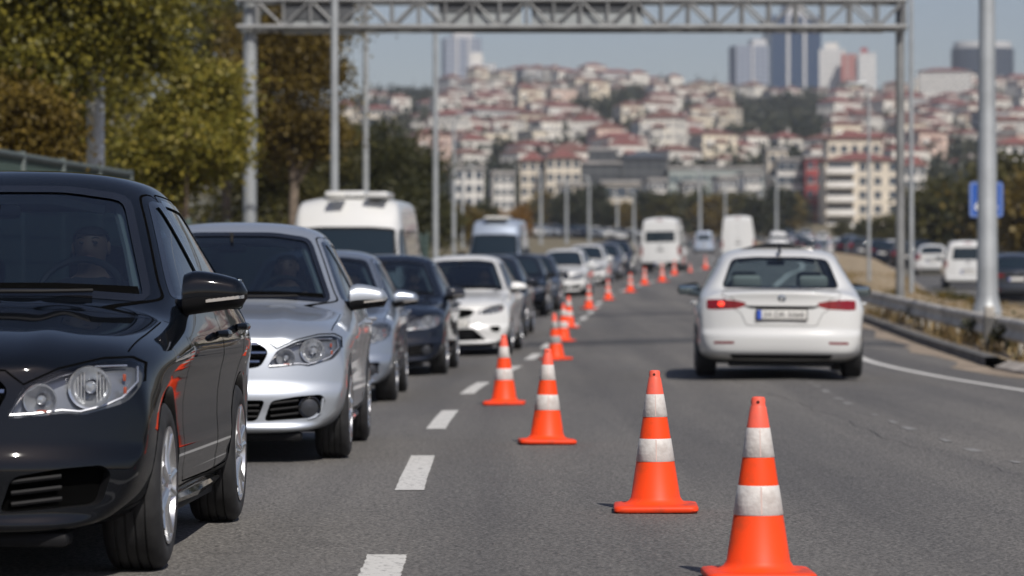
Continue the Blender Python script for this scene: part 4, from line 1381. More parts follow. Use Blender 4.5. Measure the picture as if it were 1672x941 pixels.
for px, d, top, w in far:
    lamp_post('far thin lamp post, ' + w, px, d, .17, arm=-.3, top_py=top, m=M_galv)
# the white painted post among the leaves
x = at(156, 47); z = gz(x, 47)
root = empty('painted_post', (x, 47, z))
MB().tube([(0, 0, -.2), (0, 0, 3.2), (0, 0, 7.5)], [.135, .13, .12], 16).build('pole', M_whitepost, root)
MB().lathe([(.2, 0), (.2, .06), (.13, .10)], 16).build('base_collar', M_whitepost, root)
tag(root, 'thick white painted post half hidden by the big olive tree', 'post')

# sign gantry
DG = 73.5
xl, xr = at(408, DG), at(1470, DG)
zl, zr = gz(xl, DG), surf(xr, DG) + .3
gz0 = zat(46, DG); gz1 = zat(4, DG) + .02
root = empty('sign_gantry', (0, DG, 0))
for (xx, zz, r) in ((xl, zl, .155), (xr, zr, .105)):
    p = MB().tube([(xx, 0, zz - .1), (xx, 0, gz1 + 1.0)], r, 18).build('post', M_galv if xx < 0 else M_galv_dark, root)
    MB().box(xx - r * 2.2, xx + r * 2.2, -r * 2.2, r * 2.2, zz - .05, zz + .05).build('base_plate', M_galv_dark, p)
    MB().lathe([(r * 1.35, gz0 - .1), (r * 1.35, gz0 + .1)], 18, Matrix.Translation((xx, 0, 0)), True).build('collar', M_galv, p)
x0, x1 = xl - .28, xr + .12
tr = MB()
for yy in (-.35, .35):
    for zz in (gz0, gz1):
        tr.tube([(x0, yy, zz), (x1, yy, zz)], .062, 10)
n = 24; step = (x1 - x0 - .5) / n
for k in range(n + 1):
    xx = x0 + .45 + k * step
    for yy in (-.35, .35):
        tr.tube([(xx, yy, gz0), (xx, yy, gz1)], .036, 8)
        if k < n:
            a, b = (gz0, gz1) if k % 2 else (gz1, gz0)
            tr.tube([(xx, yy, a), (xx + step, yy, b)], .03, 8)
    tr.tube([(xx, -.35, gz0), (xx, .35, gz0)], .03, 6); tr.tube([(xx, -.35, gz1), (xx, .35, gz1)], .03, 6)
tr.build('truss', M_galv_dark, root)
cw = MB(); cw.box(x0 + .5, x1 - .5, -.1, .3, gz0 - .09, gz0 - .07); cw.build('walkway', M_galv_dark, root, False)
tag(root, 'grey steel lattice sign gantry on round posts spanning the road', 'sign gantry')
def gsign(label, p0, p1, pyb):
    a, b = at(p0, DG), at(p1, DG); zb = zat(pyb, DG)
    r_ = empty('gantry_sign', ((a + b) / 2, DG - .24, zb)); w = (b - a) / 2
    h = 1.9
    MB().rbox(-w, w, 0, .05, 0, h, .01).build('panel', M_signback2, r_)
    for zz in (.38, .95, 1.5): MB().box(-w + .03, w - .03, -.04, -.003, zz - (.16 if zz > .5 else .05), zz + (.10 if zz > .5 else .30)).build('shade_rib', M_signback_shade, r_)  # ribs; the lowest is widened and dark, painting shade on the upper panel
    for k in (-.7, 0, .7): MB().box(k * w - .03, k * w + .03, .051, .09, .05, h - .1).build('bracket', M_galv_dark, r_)
    tag(r_, label, 'road sign', 'signs hung on the gantry')
gsign('leftmost gantry sign, its back hanging below the truss', 463, 578, 57)
gsign('gantry sign left of the middle, seen from the back', 716, 852, 44)
gsign('gantry sign over the middle of the road, seen from the back', 868, 1050, 44)

# blue sign behind the median lamp post
M_blue = mat('sign_blue', (0.018, 0.085, 0.36), .4)
M_signwhite = mat('sign_white', (0.68, 0.7, 0.7), .4)
ds_ = 76.0
x = at(1610.5, ds_); zb = zat(355, ds_); zt = zat(297, ds_); w = 27.5 * ds_ / F
zg = surf(x, ds_) + .34
root = empty('blue_road_sign', (x, ds_, zg))
h0, h1 = zb - zg, zt - zg
MB().tube([(0, .06, -.2), (0, .06, h1 - .05)], .04, 12).build('post', M_galv, root)
pan = MB().prism(round_poly([(-w, h0), (w, h0), (w, h1), (-w, h1)], .09, 4), 0, .03).build('panel', M_blue, root, False)
bd = MB()
o_, i_ = round_poly([(-w + .02, h0 + .02), (w - .02, h0 + .02), (w - .02, h1 - .02), (-w + .02, h1 - .02)], .07, 4), round_poly([(-w + .045, h0 + .045), (w - .045, h0 + .045), (w - .045, h1 - .045), (-w + .045, h1 - .045)], .05, 4)
m_ = len(o_)
bd.add([(a, -.004, b) for a, b in o_] + [(a, -.004, b) for a, b in i_], [(k, (k + 1) % m_, m_ + (k + 1) % m_, m_ + k) for k in range(m_)])
M_border = mat('sign_border', (0.25, 0.33, 0.55), .4)
bd.build('border', M_border, pan, False)
hc = (h0 + h1) / 2
ar = MB()
for s in (-1, 1):
    pts = [(s * .0, hc + .22), (s * .09, hc + .22), (s * .27, hc - .16), (s * .26, hc - .26), (s * .16, hc - .24), (s * .0, hc + .02)]
    ar.add([(a, -.005, b) for a, b in pts], [tuple(range(6))])
ar.build('arrow', M_signwhite, pan, False)
tag(root, 'square blue road sign with a white arrow behind the median lamp post', 'road sign')

# guard rail on the median
root = empty('guard_rail', (0, 0, 0))
rail = MB(); prof = [(0.03, .16), (0.0, .155), (-.045, .12), (-.05, .09), (-.005, .03), (-.005, -.03), (-.05, -.09), (-.045, -.12), (0, -.155), (.03, -.16)]
GO = 7.08
def rail_pt(d): 
    x = line_x(d) + kerb_o(d) + .53
    return x, d, surf(x, d) + .12
dl = [34 + 1.0 * i for i in range(56)] + [90 + 4 * i for i in range(55)]
V = []; Fc = []; k_ = len(prof)
for d in dl:
    x, y, z = rail_pt(d)
    for (a, b) in prof: V.append((x + a, y, z + .36 + b * 1.08))
for i in range(len(dl) - 1):
    for j in range(k_ - 1): Fc.append((i * k_ + j, i * k_ + j + 1, (i + 1) * k_ + j + 1, (i + 1) * k_ + j))
rail.add(V, Fc)
M_rail = mat('rail_zinc', (0.66, 0.62, 0.55), .6, .05, vary=.3, scale=1.2, vary_col=(0.33, 0.30, 0.265))
rail.build('beam', M_rail, root, True, 70)
post = None
M_railpost = mat('rail_post', (0.40, 0.39, 0.36), .6, .15, vary=.2, scale=3)
for d in [34 + 2.0 * i for i in range(43)] + [120 + 4 * i for i in range(45)]:
    x, y, z = rail_pt(d)
    if post is None: post = MB().rbox(-.03, .03, -.06, .06, -.3, .47, .012).build('rail_post', M_railpost, root); q = post
    else: q = post.copy(); link(q)
    q.location = (x + .07, y, z)
tag(root, 'long weathered guard rail along the median kerb', 'guard rail')
# dark end post where the kerb stops
x, y, z = rail_pt(48.5)
root = empty('marker_post', (x - .14, y, z - .12))
MB().rbox(-.085, .085, -.07, .07, 0, .62, .02).build('post', M_kerb_dark, root); MB().rbox(-.075, .075, -.08, .06, .621, .80, .02).build('cap', M_concrete, root)
tag(root, 'dark stubby post with a pale cap at the end of the kerb', 'post')

# green mesh fence on the left
def mesh_fence(name, label, d0, d1, off, h, step, wire, m, mp, post_r, rail=True, barh=None):
    root = empty(name, (0, 0, 0))
    n = int((d1 - d0) / step)
    pp = None
    for i in range(n + 1):
        d = d0 + i * step; o = off(d) if callable(off) else off
        x = line_x(d) + o; z = gz(x, d) if o < 0 else surf(x, d) + .25
        if pp is None: pp = MB().rbox(-post_r, post_r, -post_r, post_r, -.2, h + .06, .01).build('fence_post', mp, root); q = pp
        else: q = pp.copy(); link(q)
        q.location = (x, d, z)
        if i < n:
            d2 = d + step; o2 = off(d2) if callable(off) else off
            x2 = line_x(d2) + o2; z2 = gz(x2, d2) if o2 < 0 else surf(x2, d2) + .25
            mb = MB(); a = Vector((x, d, z)); b = Vector((x2, d2, z2))
            t = (b - a)
            k = max(2, int(step / wire))
            for j in range(1, k):
                p = a.lerp(b, j / k); mb.tube([p + Vector((0, 0, .08)), p + Vector((0, 0, h - .02))], .007 if wire < .1 else .018, 4, False)
            for zz in (np.linspace(.1, h - .04, 9) if wire < .1 else (.25, h - .2)):
                mb.tube([a + Vector((.01, 0, zz)), b + Vector((.01, 0, zz))], .008 if wire < .1 else .022, 4, False)
            mb.build('mesh_panel', m, root)
            if rail:
                r = MB(); r.tube([a + Vector((0, 0, h)), b + Vector((0, 0, h))], .045, 8, False); r.build('top_rail', mp, root)
    tag(root, label, 'fence')
    return root
mesh_fence('mesh_fence', 'tall green wire mesh fence along the left verge', 27, 46.5, -5.75, 2.62, 2.4, .07, M_fence, M_fencepost, .045)
mesh_fence('mesh_fence', 'lower dark wire fence among the trees on the left verge', 47, 108, -6.1, 2.0, 2.4, .09, M_fence, M_fence, .04, False)
M_darkfence = mat('dark_fence', (0.03, 0.033, 0.034), .6)
mesh_fence('bar_fence', 'dark upright bar fence beyond the service road', 90, 330, lambda d: ro(d) + 13.2, 2.3, 5.0, .3, M_darkfence, M_darkfence, .07, False)

# dry grass and bushes on the median
gp = []
g = np.random.default_rng(21)
V = []; Fc = []
for i in range(30000):
    d = 36 + 100 * g.random() ** 1.6; o = g.uniform(kerb_o(d) + .25, ro(d) - .3); 
    if 0.5 + 0.5 * math.sin(d * 1.3 + o * 2.1) + .5 * math.sin(d * .37) < g.random() * .9: continue
    x = line_x(d) + o
    zz = surf(x, d) + (.14 if o < 7.3 else .26)
    h = g.uniform(.08, .30); a = g.uniform(0, 6.28); w = g.uniform(.012, .03); lx, ly = g.normal(0, .09, 2)
    n0 = len(V)
    V += [(x - w * math.cos(a), d - w * math.sin(a), zz - .05), (x + w * math.cos(a), d + w * math.sin(a), zz - .05), (x + lx, d + ly, zz + h)]
    Fc.append((n0, n0 + 1, n0 + 2))
L_dry = leaf_mat('dry_grass', [(0.20, 0.13, 0.055), (0.29, 0.20, 0.085), (0.36, 0.27, 0.13), (0.16, 0.13, 0.05)])
o = mesh_obj('dry_grass', V, Fc, L_dry, None, False); tag(o, 'dry straw coloured grass growing along the median', 'grass', kind='stuff')
for i, (px, d, s, lab) in enumerate([(1540, 88, .55, 'low green bush on the median in front of the white cars'), (1572, 80, .4, 'smaller green bush on the median left of the thick lamp post'), (1516, 47.5, .5, 'dark bush under the guard rail behind the kerb'), (1497, 52, .45, 'dark scrub under the guard rail left of the larger bush'), (1436, 66, .4, 'small olive scrub under the guard rail by the white car')]):
    x = at(px, d); 
    o = max(kerb_o(d) + .75, x - line_x(d)); x = line_x(d) + o
    tree('bush', lab, (x, d, surf(x, d) + .2), [(0, 0, .22, s * .55, .7), (s * .4, .1, .16, s * .4, .7), (-s * .4, 0, .15, s * .4, .7)], L_green if i in (2, 3) else L_mid, 24, 900, .07, .1, .015, seed=60 + i, limbs=4, cat='bush')
rb = random.Random(3)
for i in range(16):
    d = 50 + i * 3.6 + rb.uniform(-1, 1); o = rb.uniform(kerb_o(d) + .8, ro(d) - .9); x = line_x(d) + o; s = rb.uniform(.16, .36)
    tree('scrub', '%s low dry scrub plant on the median, counted from the near end' % ['first', 'second', 'third', 'fourth', 'fifth', 'sixth', 'seventh', 'eighth', 'ninth', 'tenth', 'eleventh', 'twelfth', 'thirteenth', 'fourteenth', 'fifteenth', 'sixteenth'][i],
         (x, d, surf(x, d) + .25), [(0, 0, .16, s * .6, .7), (s * .5, .1, .12, s * .45, .7), (-s * .5, 0, .12, s * .45, .7)], [L_mid, L_gold, L_green, L_brown][i % 4], 20, 700, .06, .09, .01, seed=160 + i, limbs=3, cat='scrub', group='scrub along the median')
def sstep(a, b, x):
    t = max(0.0, min(1.0, (x - a) / (b - a))); return t * t * (3 - 2 * t)

def mir(poly):
    return [(-a, b) for a, b in poly][::-1]

# ------------------------------------------------------------------ saloon (black, silver and white cars)
SED_ST = [
 (-2.22, [(0, .0, .20), (.42, .03, .20), (.72, .17, .22), (.87, .31, .44), (.87, .33, .63), (.76, .25, .745), (.42, .12, .775), (0, .07, .785)]),
 (-2.10, [(0, .0, .18), (.48, .02, .18), (.78, .10, .20), (.892, .20, .45), (.89, .23, .69), (.765, .19, .79), (.43, .08, .825), (0, .04, .84)]),
 (-1.75, [(0, 0, .17), (.55, 0, .17), (.85, 0, .21), (.900, 0, .48), (.895, 0, .76), (.775, 0, .865), (.43, 0, .90), (0, 0, .915)]),
 (-1.35, [(0, 0, .17), (.58, 0, .17), (.87, 0, .22), (.905, 0, .50), (.90, 0, .82), (.78, 0, .905), (.43, 0, .938), (0, 0, .95)]),
 (-0.80, [(0, 0, .17), (.60, 0, .17), (.87, 0, .22), (.905, 0, .50), (.90, 0, .885), (.79, 0, .95), (.45, 0, .988), (0, 0, 1.0)]),
 (-0.60, [(0, -.16, .17), (.60, 0, .17), (.87, 0, .22), (.905, 0, .50), (.90, 0, .92), (.80, .02, .985), (.47, -.10, 1.022), (0, -.15, 1.035)]),
 (0.16, [(0, 0, .17), (.60, 0, .17), (.87, 0, .22), (.905, 0, .50), (.90, 0, .96), (.62, .10, 1.44), (.41, .02, 1.535), (0, -.03, 1.555)]),
 (0.45, [(0, 0, .17), (.60, 0, .17), (.87, 0, .22), (.905, 0, .50), (.90, 0, .97), (.625, .04, 1.505), (.43, 0, 1.583), (0, -.02, 1.595)]),
 (0.95, [(0, 0, .17), (.60, 0, .17), (.87, 0, .22), (.905, 0, .50), (.90, 0, .98), (.625, 0, 1.495), (.43, 0, 1.578), (0, 0, 1.59)]),
 (1.35, [(0, 0, .17), (.60, 0, .17), (.87, 0, .22), (.905, 0, .52), (.895, 0, .985), (.605, 0, 1.42), (.42, .06, 1.495), (0, .08, 1.505)]),
 (1.86, [(0, 0, .19), (.58, 0, .19), (.86, 0, .24), (.895, 0, .54), (.875, 0, .985), (.70, -.02, 1.045), (.42, .06, 1.075), (0, .10, 1.085)]),
 (2.12, [(0, 0, .22), (.55, 0, .22), (.82, -.04, .27), (.872, -.06, .56), (.85, -.06, .96), (.70, -.02, 1.035), (.42, .04, 1.07), (0, .07, 1.08)]),
 (2.30, [(0, .04, .26), (.48, .02, .26), (.73, -.10, .30), (.80, -.18, .58), (.79, -.20, .90), (.68, -.10, .985), (.42, -.02, 1.03), (0, .0, 1.045)]),
]
SED_CR = [('p', 5, 5, 10, .35), ('p', 4, 2, 11, .25), ('s', 5, 5, 7, .45), ('s', 10, 5, 7, .5), ('s', 0, 5, 7, .3), ('s', 12, 5, 7, .55)]

def sed_deform(x, y, z):
    ax = abs(x); s = 1 if x >= 0 else -1
    # shoulder line and door hollow
    if ax > .6 and -1.9 < y < 2.2:
        w = sstep(-1.9, -1.2, y) * (1 - sstep(1.7, 2.2, y))
        x += s * w * (.020 * sstep(.70, .80, z) * (1 - sstep(.83, .97, z)) - .014 * sstep(.40, .55, z) * (1 - sstep(.60, .74, z)) + .012 * sstep(.36, .30, z))
    # bumper: a ledge under the lamps and a lip at the bottom
    if y < -1.7:
        w = sstep(-1.7, -2.0, y)
        y -= w * (.022 * sstep(.50, .44, z) * sstep(.30, .42, z) + .03 * sstep(.26, .20, z))
    if y > 1.9:
        w = sstep(1.9, 2.15, y)
        y += w * (.032 * sstep(.60, .52, z) * sstep(.24, .34, z) + .03 * sstep(.96, 1.03, z) * (1 - .6 * ax))
    # bonnet creases
    if y < -.75 and z > .75 and ax < .7:
        z += .010 * math.exp(-((ax - .46 + .07 * (y + 1.4)) / .07) ** 2) * sstep(-.75, -1.0, y) * sstep(-2.3, -2.0, y)
    return x, y, z

LAMP = [(.405, .592), (.465, .705), (.58, .760), (.72, .795), (.81, .797), (.852, .775), (.862, .71), (.815, .648), (.66, .602), (.612, .613)]

def weld(o):
    bm = bmesh.new(); bm.from_mesh(o.data)
    bmesh.ops.remove_doubles(bm, verts=bm.verts, dist=.0005)
    bm.to_mesh(o.data); bm.free()
    return o

def strip_rim(ls, base):
    bm = bmesh.new(); bm.from_mesh(ls.data); bm.faces.ensure_lookup_table(); nf = len(base.data.polygons)
    bmesh.ops.delete(bm, geom=[f for f in bm.faces if f.index < nf], context='FACES')
    bm.to_mesh(ls.data); bm.free()

def build_car(name, paint, S, level=4, far=False):
    front, rear, detail, fog, lens, grille_bars = True, True, not far, S.get('fog', False) and not far, not far, S.get('bars', 3)
    root = empty(name)
    sh = Shell(S['st'], level, S['cr'], S['deform'])
    yf, yr, rad = S['yf'], S['yr'], 0.318
    G1 = M_farglass if far else M_wind
    G2 = M_farglass if far else M_sideglass
    def arch(yc, n=26, rr=.362):
        return [(yc + rr * math.cos(2 * math.pi * k / n), rad + .012 + rr * math.sin(2 * math.pi * k / n)) for k in range(n)]
    for ax in 'RL':
        sh.region('arch', ax, arch(yf), .15, zone=lambda c: abs(c.x) > .5)
        sh.region('arch', ax, arch(yr), .15, zone=lambda c: abs(c.x) > .5)
    aid = sh.names.index('arch')
    sh.kill(lambda f: f[sh.pid] == aid or (abs(f.calc_center_median().x) > .48 and f.calc_center_median().z < .30 and
            min(math.hypot(f.calc_center_median().y - yy, f.calc_center_median().z - rad) for yy in (yf, yr)) < .36))
    # glass
    WS = S.get('WS') or round_poly([(-.725, 1.012), (-.38, 1.038), (.38, 1.038), (.725, 1.012), (.53, 1.462), (.28, 1.498), (-.28, 1.498), (-.53, 1.462)], .06)
    sh.region('windscreen', 'f', WS, .12, zone=lambda c: -.95 < c.y < .5)
    RW = S.get('RW') or round_poly([(-.625, 1.085), (.625, 1.085), (.515, 1.43), (.27, 1.455), (-.27, 1.455), (-.515, 1.43)], .06)
    sh.region('rear_window', 'r', RW, .12, zone=lambda c: .9 < c.y < 2.05)
    FW = S.get('FW') or round_poly([(-.44, 1.02), (.36, 1.02), (.36, 1.435), (.27, 1.425)], .03)
    QW = S.get('QW') or round_poly([(.44, 1.025), (1.13, 1.03), (1.42, 1.10), (1.22, 1.33), (1.0, 1.42), (.44, 1.44)], .035)
    for ax in 'RL':
        sh.region('front_window', ax, FW, .15, zone=lambda c: abs(c.x) > .4)
        sh.region('rear_side_window', ax, QW, .15, zone=lambda c: abs(c.x) > .4)
    FD = S.get('FD') or round_poly([(-.78, .30), (.385, .29), (.40, 1.0), (.40, 1.475), (.29, 1.468), (.21, 1.43), (-.50, 1.025), (-.80, .98), (-.86, .6)], .05)
    RD = S.get('RD') or round_poly([(.40, .29), (.92, .30), (1.04, .62), (1.36, .88), (1.47, 1.08), (1.25, 1.37), (1.02, 1.455), (.40, 1.475)], .05)
    # lamps and openings
    if front:
        LP = S.get('LAMP') or LAMP
        for P in (LP, mir(LP)):
            sh.region('headlight', 'f', round_poly(P, .03), .0, zone=lambda c: c.y < -1.4)
        GR = S.get('GR') or round_poly([(-.355, .752), (-.15, .768), (.15, .768), (.355, .752), (.42, .70), (.37, .605), (.30, .592), (-.30, .592), (-.37, .605), (-.42, .70)], .04)
        sh.region('grille', 'f', GR, .1, zone=lambda c: c.y < -1.4)
        LG = S.get('LG') or round_poly([(-.40, .395), (.40, .395), (.345, .262), (-.345, .262)], .03)
        sh.region('lower_grille', 'f', LG, .1, zone=lambda c: c.y < -1.4)
        SG = S.get('SG') or round_poly([(.435, .39), (.60, .418), (.74, .428), (.77, .40), (.735, .285), (.39, .262)], .03)
        for P in (SG, mir(SG)):
            sh.region('bumper_vent', 'f', P, .1, zone=lambda c: c.y < -1.4)
        BN = S.get('BN') or round_poly([(-.80, -.86), (-.40, -.90), (.40, -.90), (.80, -.86), (.80, -1.3), (.79, -1.75), (.70, -1.90), (-.70, -1.90), (-.79, -1.75), (-.80, -1.3)], .05)
        sh.region('bonnet', 't', BN, .5, zone=lambda c: c.z > .72)
    if rear:
        TL = S.get('TL') or round_poly([(.375, .912), (.50, .938), (.70, .948), (.79, .942), (.79, .828), (.70, .825), (.48, .838), (.39, .868)], .025)
        for P in (TL, mir(TL)):
            sh.region('tail_light', 'r', P, .0, zone=lambda c: c.y > 1.75)
        TLs = S.get('TLs')
        if S.get('TLs'):
            for ax in 'RL': sh.region('tail_light', ax, TLs, .6, zone=lambda c: c.y > 1.7)
        RF = S.get('RF') or [(.50, .452), (.71, .448), (.71, .420), (.50, .424)]
        for P in (RF, mir(RF)): sh.region('bumper_reflector', 'r', P, .1, zone=lambda c: c.y > 1.7)
        BT = S.get('BT') or round_poly([(-.60, 1.058), (.60, 1.058), (.64, 1.0), (.50, .962), (.50, .83), (.43, .79), (.37, .64), (-.37, .64), (-.43, .79), (-.50, .83), (-.50, .962), (-.64, 1.0)], .03)
        sh.region('boot_lid', 'r', BT, .12, zone=lambda c: c.y > 1.9)
        DF = S.get('DF') or round_poly([(-.55, .300), (.55, .300), (.52, .245), (-.52, .245)], .03)
        sh.region('rear_diffuser', 'r', DF, .05, zone=lambda c: c.y > 1.7)
    for ax in 'RL':
        sh.region('front_door', ax, FD, .1, zone=lambda c: abs(c.x) > .4)
        sh.region('rear_door', ax, RD, .1, zone=lambda c: abs(c.x) > .4)
    body = sh.part('body', 'body', paint, root)
    sgn = lambda s: (lambda c: c.x * s > 0)
    sh.part('windscreen', 'windscreen', G1, root, -.004)
    sh.part('rear_window', 'rear_window', G1, root, -.004)
    for s in (1, -1):
        for dn, wn_ in (('front_door', 'front_window'), ('rear_door', 'rear_side_window')):
            dr = sh.part(dn, 'door', paint, root, 0, sgn(s))
            sh.part(wn_, 'door_window', G2, dr, -.006, sgn(s))
    if front:
        sh.part('bonnet', 'bonnet', paint, root)
        for s in (1, -1):
            h = sh.part('headlight', 'headlight', M_lamp_house, root, 0, sgn(s), shift=(0, .085, 0))
            sh.part('headlight', 'lamp_surround', M_lamp_dark, h, -.002, sgn(s), rim=.085).data.materials[0] = M_blackplastic
            strip_rim(h.children[-1], h)
            if lens: sh.part('headlight', 'lens', M_clear_lens, h, .001, sgn(s))
            dish = MB(); bulb = MB(); amber = MB(); trim = MB()
            if far: h.location = (0, -.06, 0); continue
            for (u, v, r) in S.get('bowls', ((.695, .702, .074), (.530, .658, .057))):
                p = sh.ray('f', u * s, v)
                if p is None: continue
                dish = MB(); bulb = MB()
                bowl(dish, bulb, p + Vector((-s * .01, .022, 0)), r, .055)
                rf_ = dish.build('reflector', M_bowl, h); bulb.build('bulb', M_bulb, h)
            # fluted lines inside the bigger bowl
            p = sh.ray('f', S.get('bowls', ((.695, .702, 0),))[0][0] * s, S.get('bowls', ((.695, .702, 0),))[0][1])
            for k in range(-5, 6):
                if abs(k) < 2: continue
                xx = k * .0115; hh = math.sqrt(max(0, .066 ** 2 - xx ** 2))
                trim.box(p.x - s * .01 + xx - .0022, p.x - s * .01 + xx + .0022, p.y + .045, p.y + .052, p.z - hh, p.z + hh)
            trim.build('lamp_flutes', M_bowl, h)
            cf = MB(); pts = []
            for (u, v) in ((.415, .602), (.50, .606), (.60, .618), (.66, .612), (.74, .632), (.80, .660), (.845, .715), (.835, .768)):
                p2 = sh.ray('f', u * s, v + .004)
                if p2 is not None: pts.append(p2 + Vector((-s * .006, .03, 0)))
            cf.tube(pts, .0055, 6); cf.build('chrome_fillet', M_bowl, h)
            cf = MB(); pts = []
            for (u, v) in ((.42, .615), (.47, .69), (.58, .742), (.70, .776), (.80, .778)):
                p2 = sh.ray('f', u * s, v)
                if p2 is not None: pts.append(p2 + Vector((-s * .004, .035, 0)))
            cf.tube(pts, .004, 6); cf.build('chrome_fillet', M_bowl, h)
            if True:
                for (u, v) in S.get('ambers', ((.82, .70), (.812, .755))):
                    q = sh.ray('f', u * s, v)
                    if q is not None:
                        q = q - sh.normal_at(q) * .030; MB().rbox(q.x - .006, q.x + .006, q.y - .006, q.y + .006, q.z - .013, q.z + .013, .003).build('amber_reflector', M_orange_lens, h)
            q = sh.ray('f', .525 * s, .618)
            if q is not None: amber.rbox(q.x - .018, q.x + .018, q.y + .03, q.y + .04, q.z - .004, q.z + .006, .003)
            if amber.v: amber.build('amber_reflector', M_orange_lens, h)
        g = sh.part('grille', 'grille', M_deep, root, -.045 if not far else -.01)
        sh.part('grille', 'grille_surround', M_chrome, g, .001, rim=.05)
        strip_rim(g.children[-1], g)
        bars = MB()
        for zz in S.get('barz', (.742, .687, .632)):
            hw = .35 if zz > .72 else (.40 if zz > .66 else .36)
            pts = []
            for k in range(15):
                u = -hw + 2 * hw * k / 14
                q = sh.ray('f', u, zz)
                if q is not None: pts.append(q + Vector((0, .004, 0)))
            for k in range(len(pts) - 1):
                a, b = pts[k], pts[k + 1]; t = .017 if zz > .72 else .012
                bars.add([a + Vector((0, 0, t)), b + Vector((0, 0, t)), b + Vector((0, -.012, 0)), a + Vector((0, -.012, 0)), a + Vector((0, .01, -t)), b + Vector((0, .01, -t))], [(0, 1, 2, 3)[::-1], (3, 2, 5, 4)[::-1]])
        bars.build('chrome_bar', M_chrome, g, True, 60)
        q = sh.ray('f', 0, S.get('badge_z', .70))
        MB().lathe([(.001, .012), (.035, .012), (.05, .008), (.062, .0), (.062, -.02)], 28, Matrix.Translation(q + Vector((0, -.01, 0))) @ Matrix.Rotation(R(90), 4, 'X')).build('badge', M_chrome, g)
        def vent(rname, nm, zs, u0, u1, s=None):
            keep = sgn(s) if s else None
            v = sh.part(rname, nm, M_deep, root, -.06, keep)
            sh.part(rname, 'vent_surround', M_blackplastic, v, .0, keep, rim=.07)
            strip_rim(v.children[-1], v)
            sl = MB()
            for zz in zs:
                pts = []
                for k in range(13):
                    u = u0 + (u1 - u0) * k / 12
                    q = sh.ray('f', u * (s or 1), zz + (.018 * (k / 12) if s else 0))
                    if q is not None: pts.append(q + Vector((0, .016, 0)))
                if len(pts) > 1: sl.tube(pts, .009, 6)
            if sl.v: sl.build('vent_slat', M_blackplastic, v)
            return v
        vent('lower_grille', 'lower_grille', () if far else S.get('lgz', (.36, .325, .29)), -.36, .36)
        for s in (1, -1):
            v = vent('bumper_vent', 'bumper_vent', () if far else S.get('sgz', (.372, .332, .292)), .43, .60 if fog else .735, s)
            if fog:
                q = sh.ray('f', .672 * s, .345)
                fl = MB(); fl2 = MB()
                Q = Matrix.Translation(q + Vector((0, .012, 0))) @ Matrix.Rotation(R(90), 4, 'X') @ Matrix.Rotation(s * .25, 4, 'Y')
                fl.lathe([(.074, -.03), (.074, .004), (.066, .008), (.058, .002), (.056, -.02)], 24, Q)
                fl2.lathe([(.056, -.004), (.04, .001), (.001, .004)], 20, Q)
                o = fl.build('fog_light', M_glossblack, root); fl2.build('lens', M_lamp_dark, o)
                # silver side blade
                bl = MB(); pts = []
                for (u, v_) in ((.755, .405), (.748, .36), (.735, .315), (.70, .285), (.66, .272)):
                    p = sh.ray('f', u * s, v_)
                    if p is not None: pts.append(p + Vector((0, -.002, 0)))
                bl.tube(pts, [.009, .012, .012, .011, .006], 8); bl.build('vent_blade', paint, root)
    # seams and window trims
    seam = MB()
    for ax in 'RL' if not far else '':
        for P in (FD, RD): sh.ribbon(seam, ax, P, .003, .003, .0012, True, .03)
    if front and not far:
        sh.ribbon(seam, 't', [(-.79, -1.72), (-.80, -1.3), (-.80, -.86), (-.40, -.90), (.40, -.90), (.80, -.86), (.80, -1.3), (.79, -1.72)], .003, .003, .0014, False, .03)
        top = [p for p in LP if p[1] > .70][::-1]
        for k in (1, -1):
            line = [(k * u, v + .011) for u, v in top] + [(k * .40, .765), (k * .15, .782), (0, .783)]
            sh.ribbon(seam, 'f', line, .0035, .0035, .0014, False, .03)
    if rear and not far: sh.ribbon(seam, 'r', BT, .003, .003, .0014, True, .03)
    if not far: seam.build('panel_gap', M_deep, body, True, 180)
    tr = MB()
    sh.ribbon(tr, 'f', WS, .024, .005, .002); sh.ribbon(tr, 'r', RW, .018, .005, .002)
    # the black foot of the windscreen
    for ax in 'RL':
        sh.ribbon(tr, ax, FW, .014, .012, .002); sh.ribbon(tr, ax, QW, .014, .012, .002)
        sh.ribbon(tr, ax, [(.36, 1.02), (.44, 1.02), (.44, 1.44), (.36, 1.44)], .04, .0, .0018)
    tr.build('window_trim', M_glossblack, body, True, 180)
    if front:
        fr = MB()
        sh.ribbon(fr, 'f', [(-.68, 1.03), (-.35, 1.05), (.35, 1.05), (.68, 1.03), (.66, 1.073), (.35, 1.087), (-.35, 1.087), (-.66, 1.073)], .03, 0, .001)
        fr.build('windscreen_frit', M_deep, body, True, 180)
        for s in (-1, 1) if not far else ():
            wp = MB(); pts = [sh.ray('f', s * .2 + a, 1.038 + .02 * abs(a)) for a in (-.3, -.1, .1, .3)]
            wp.tube([p + Vector((0, -.018, .012)) for p in pts if p is not None], .009, 6); wp.build('wiper', M_blackplastic, root)
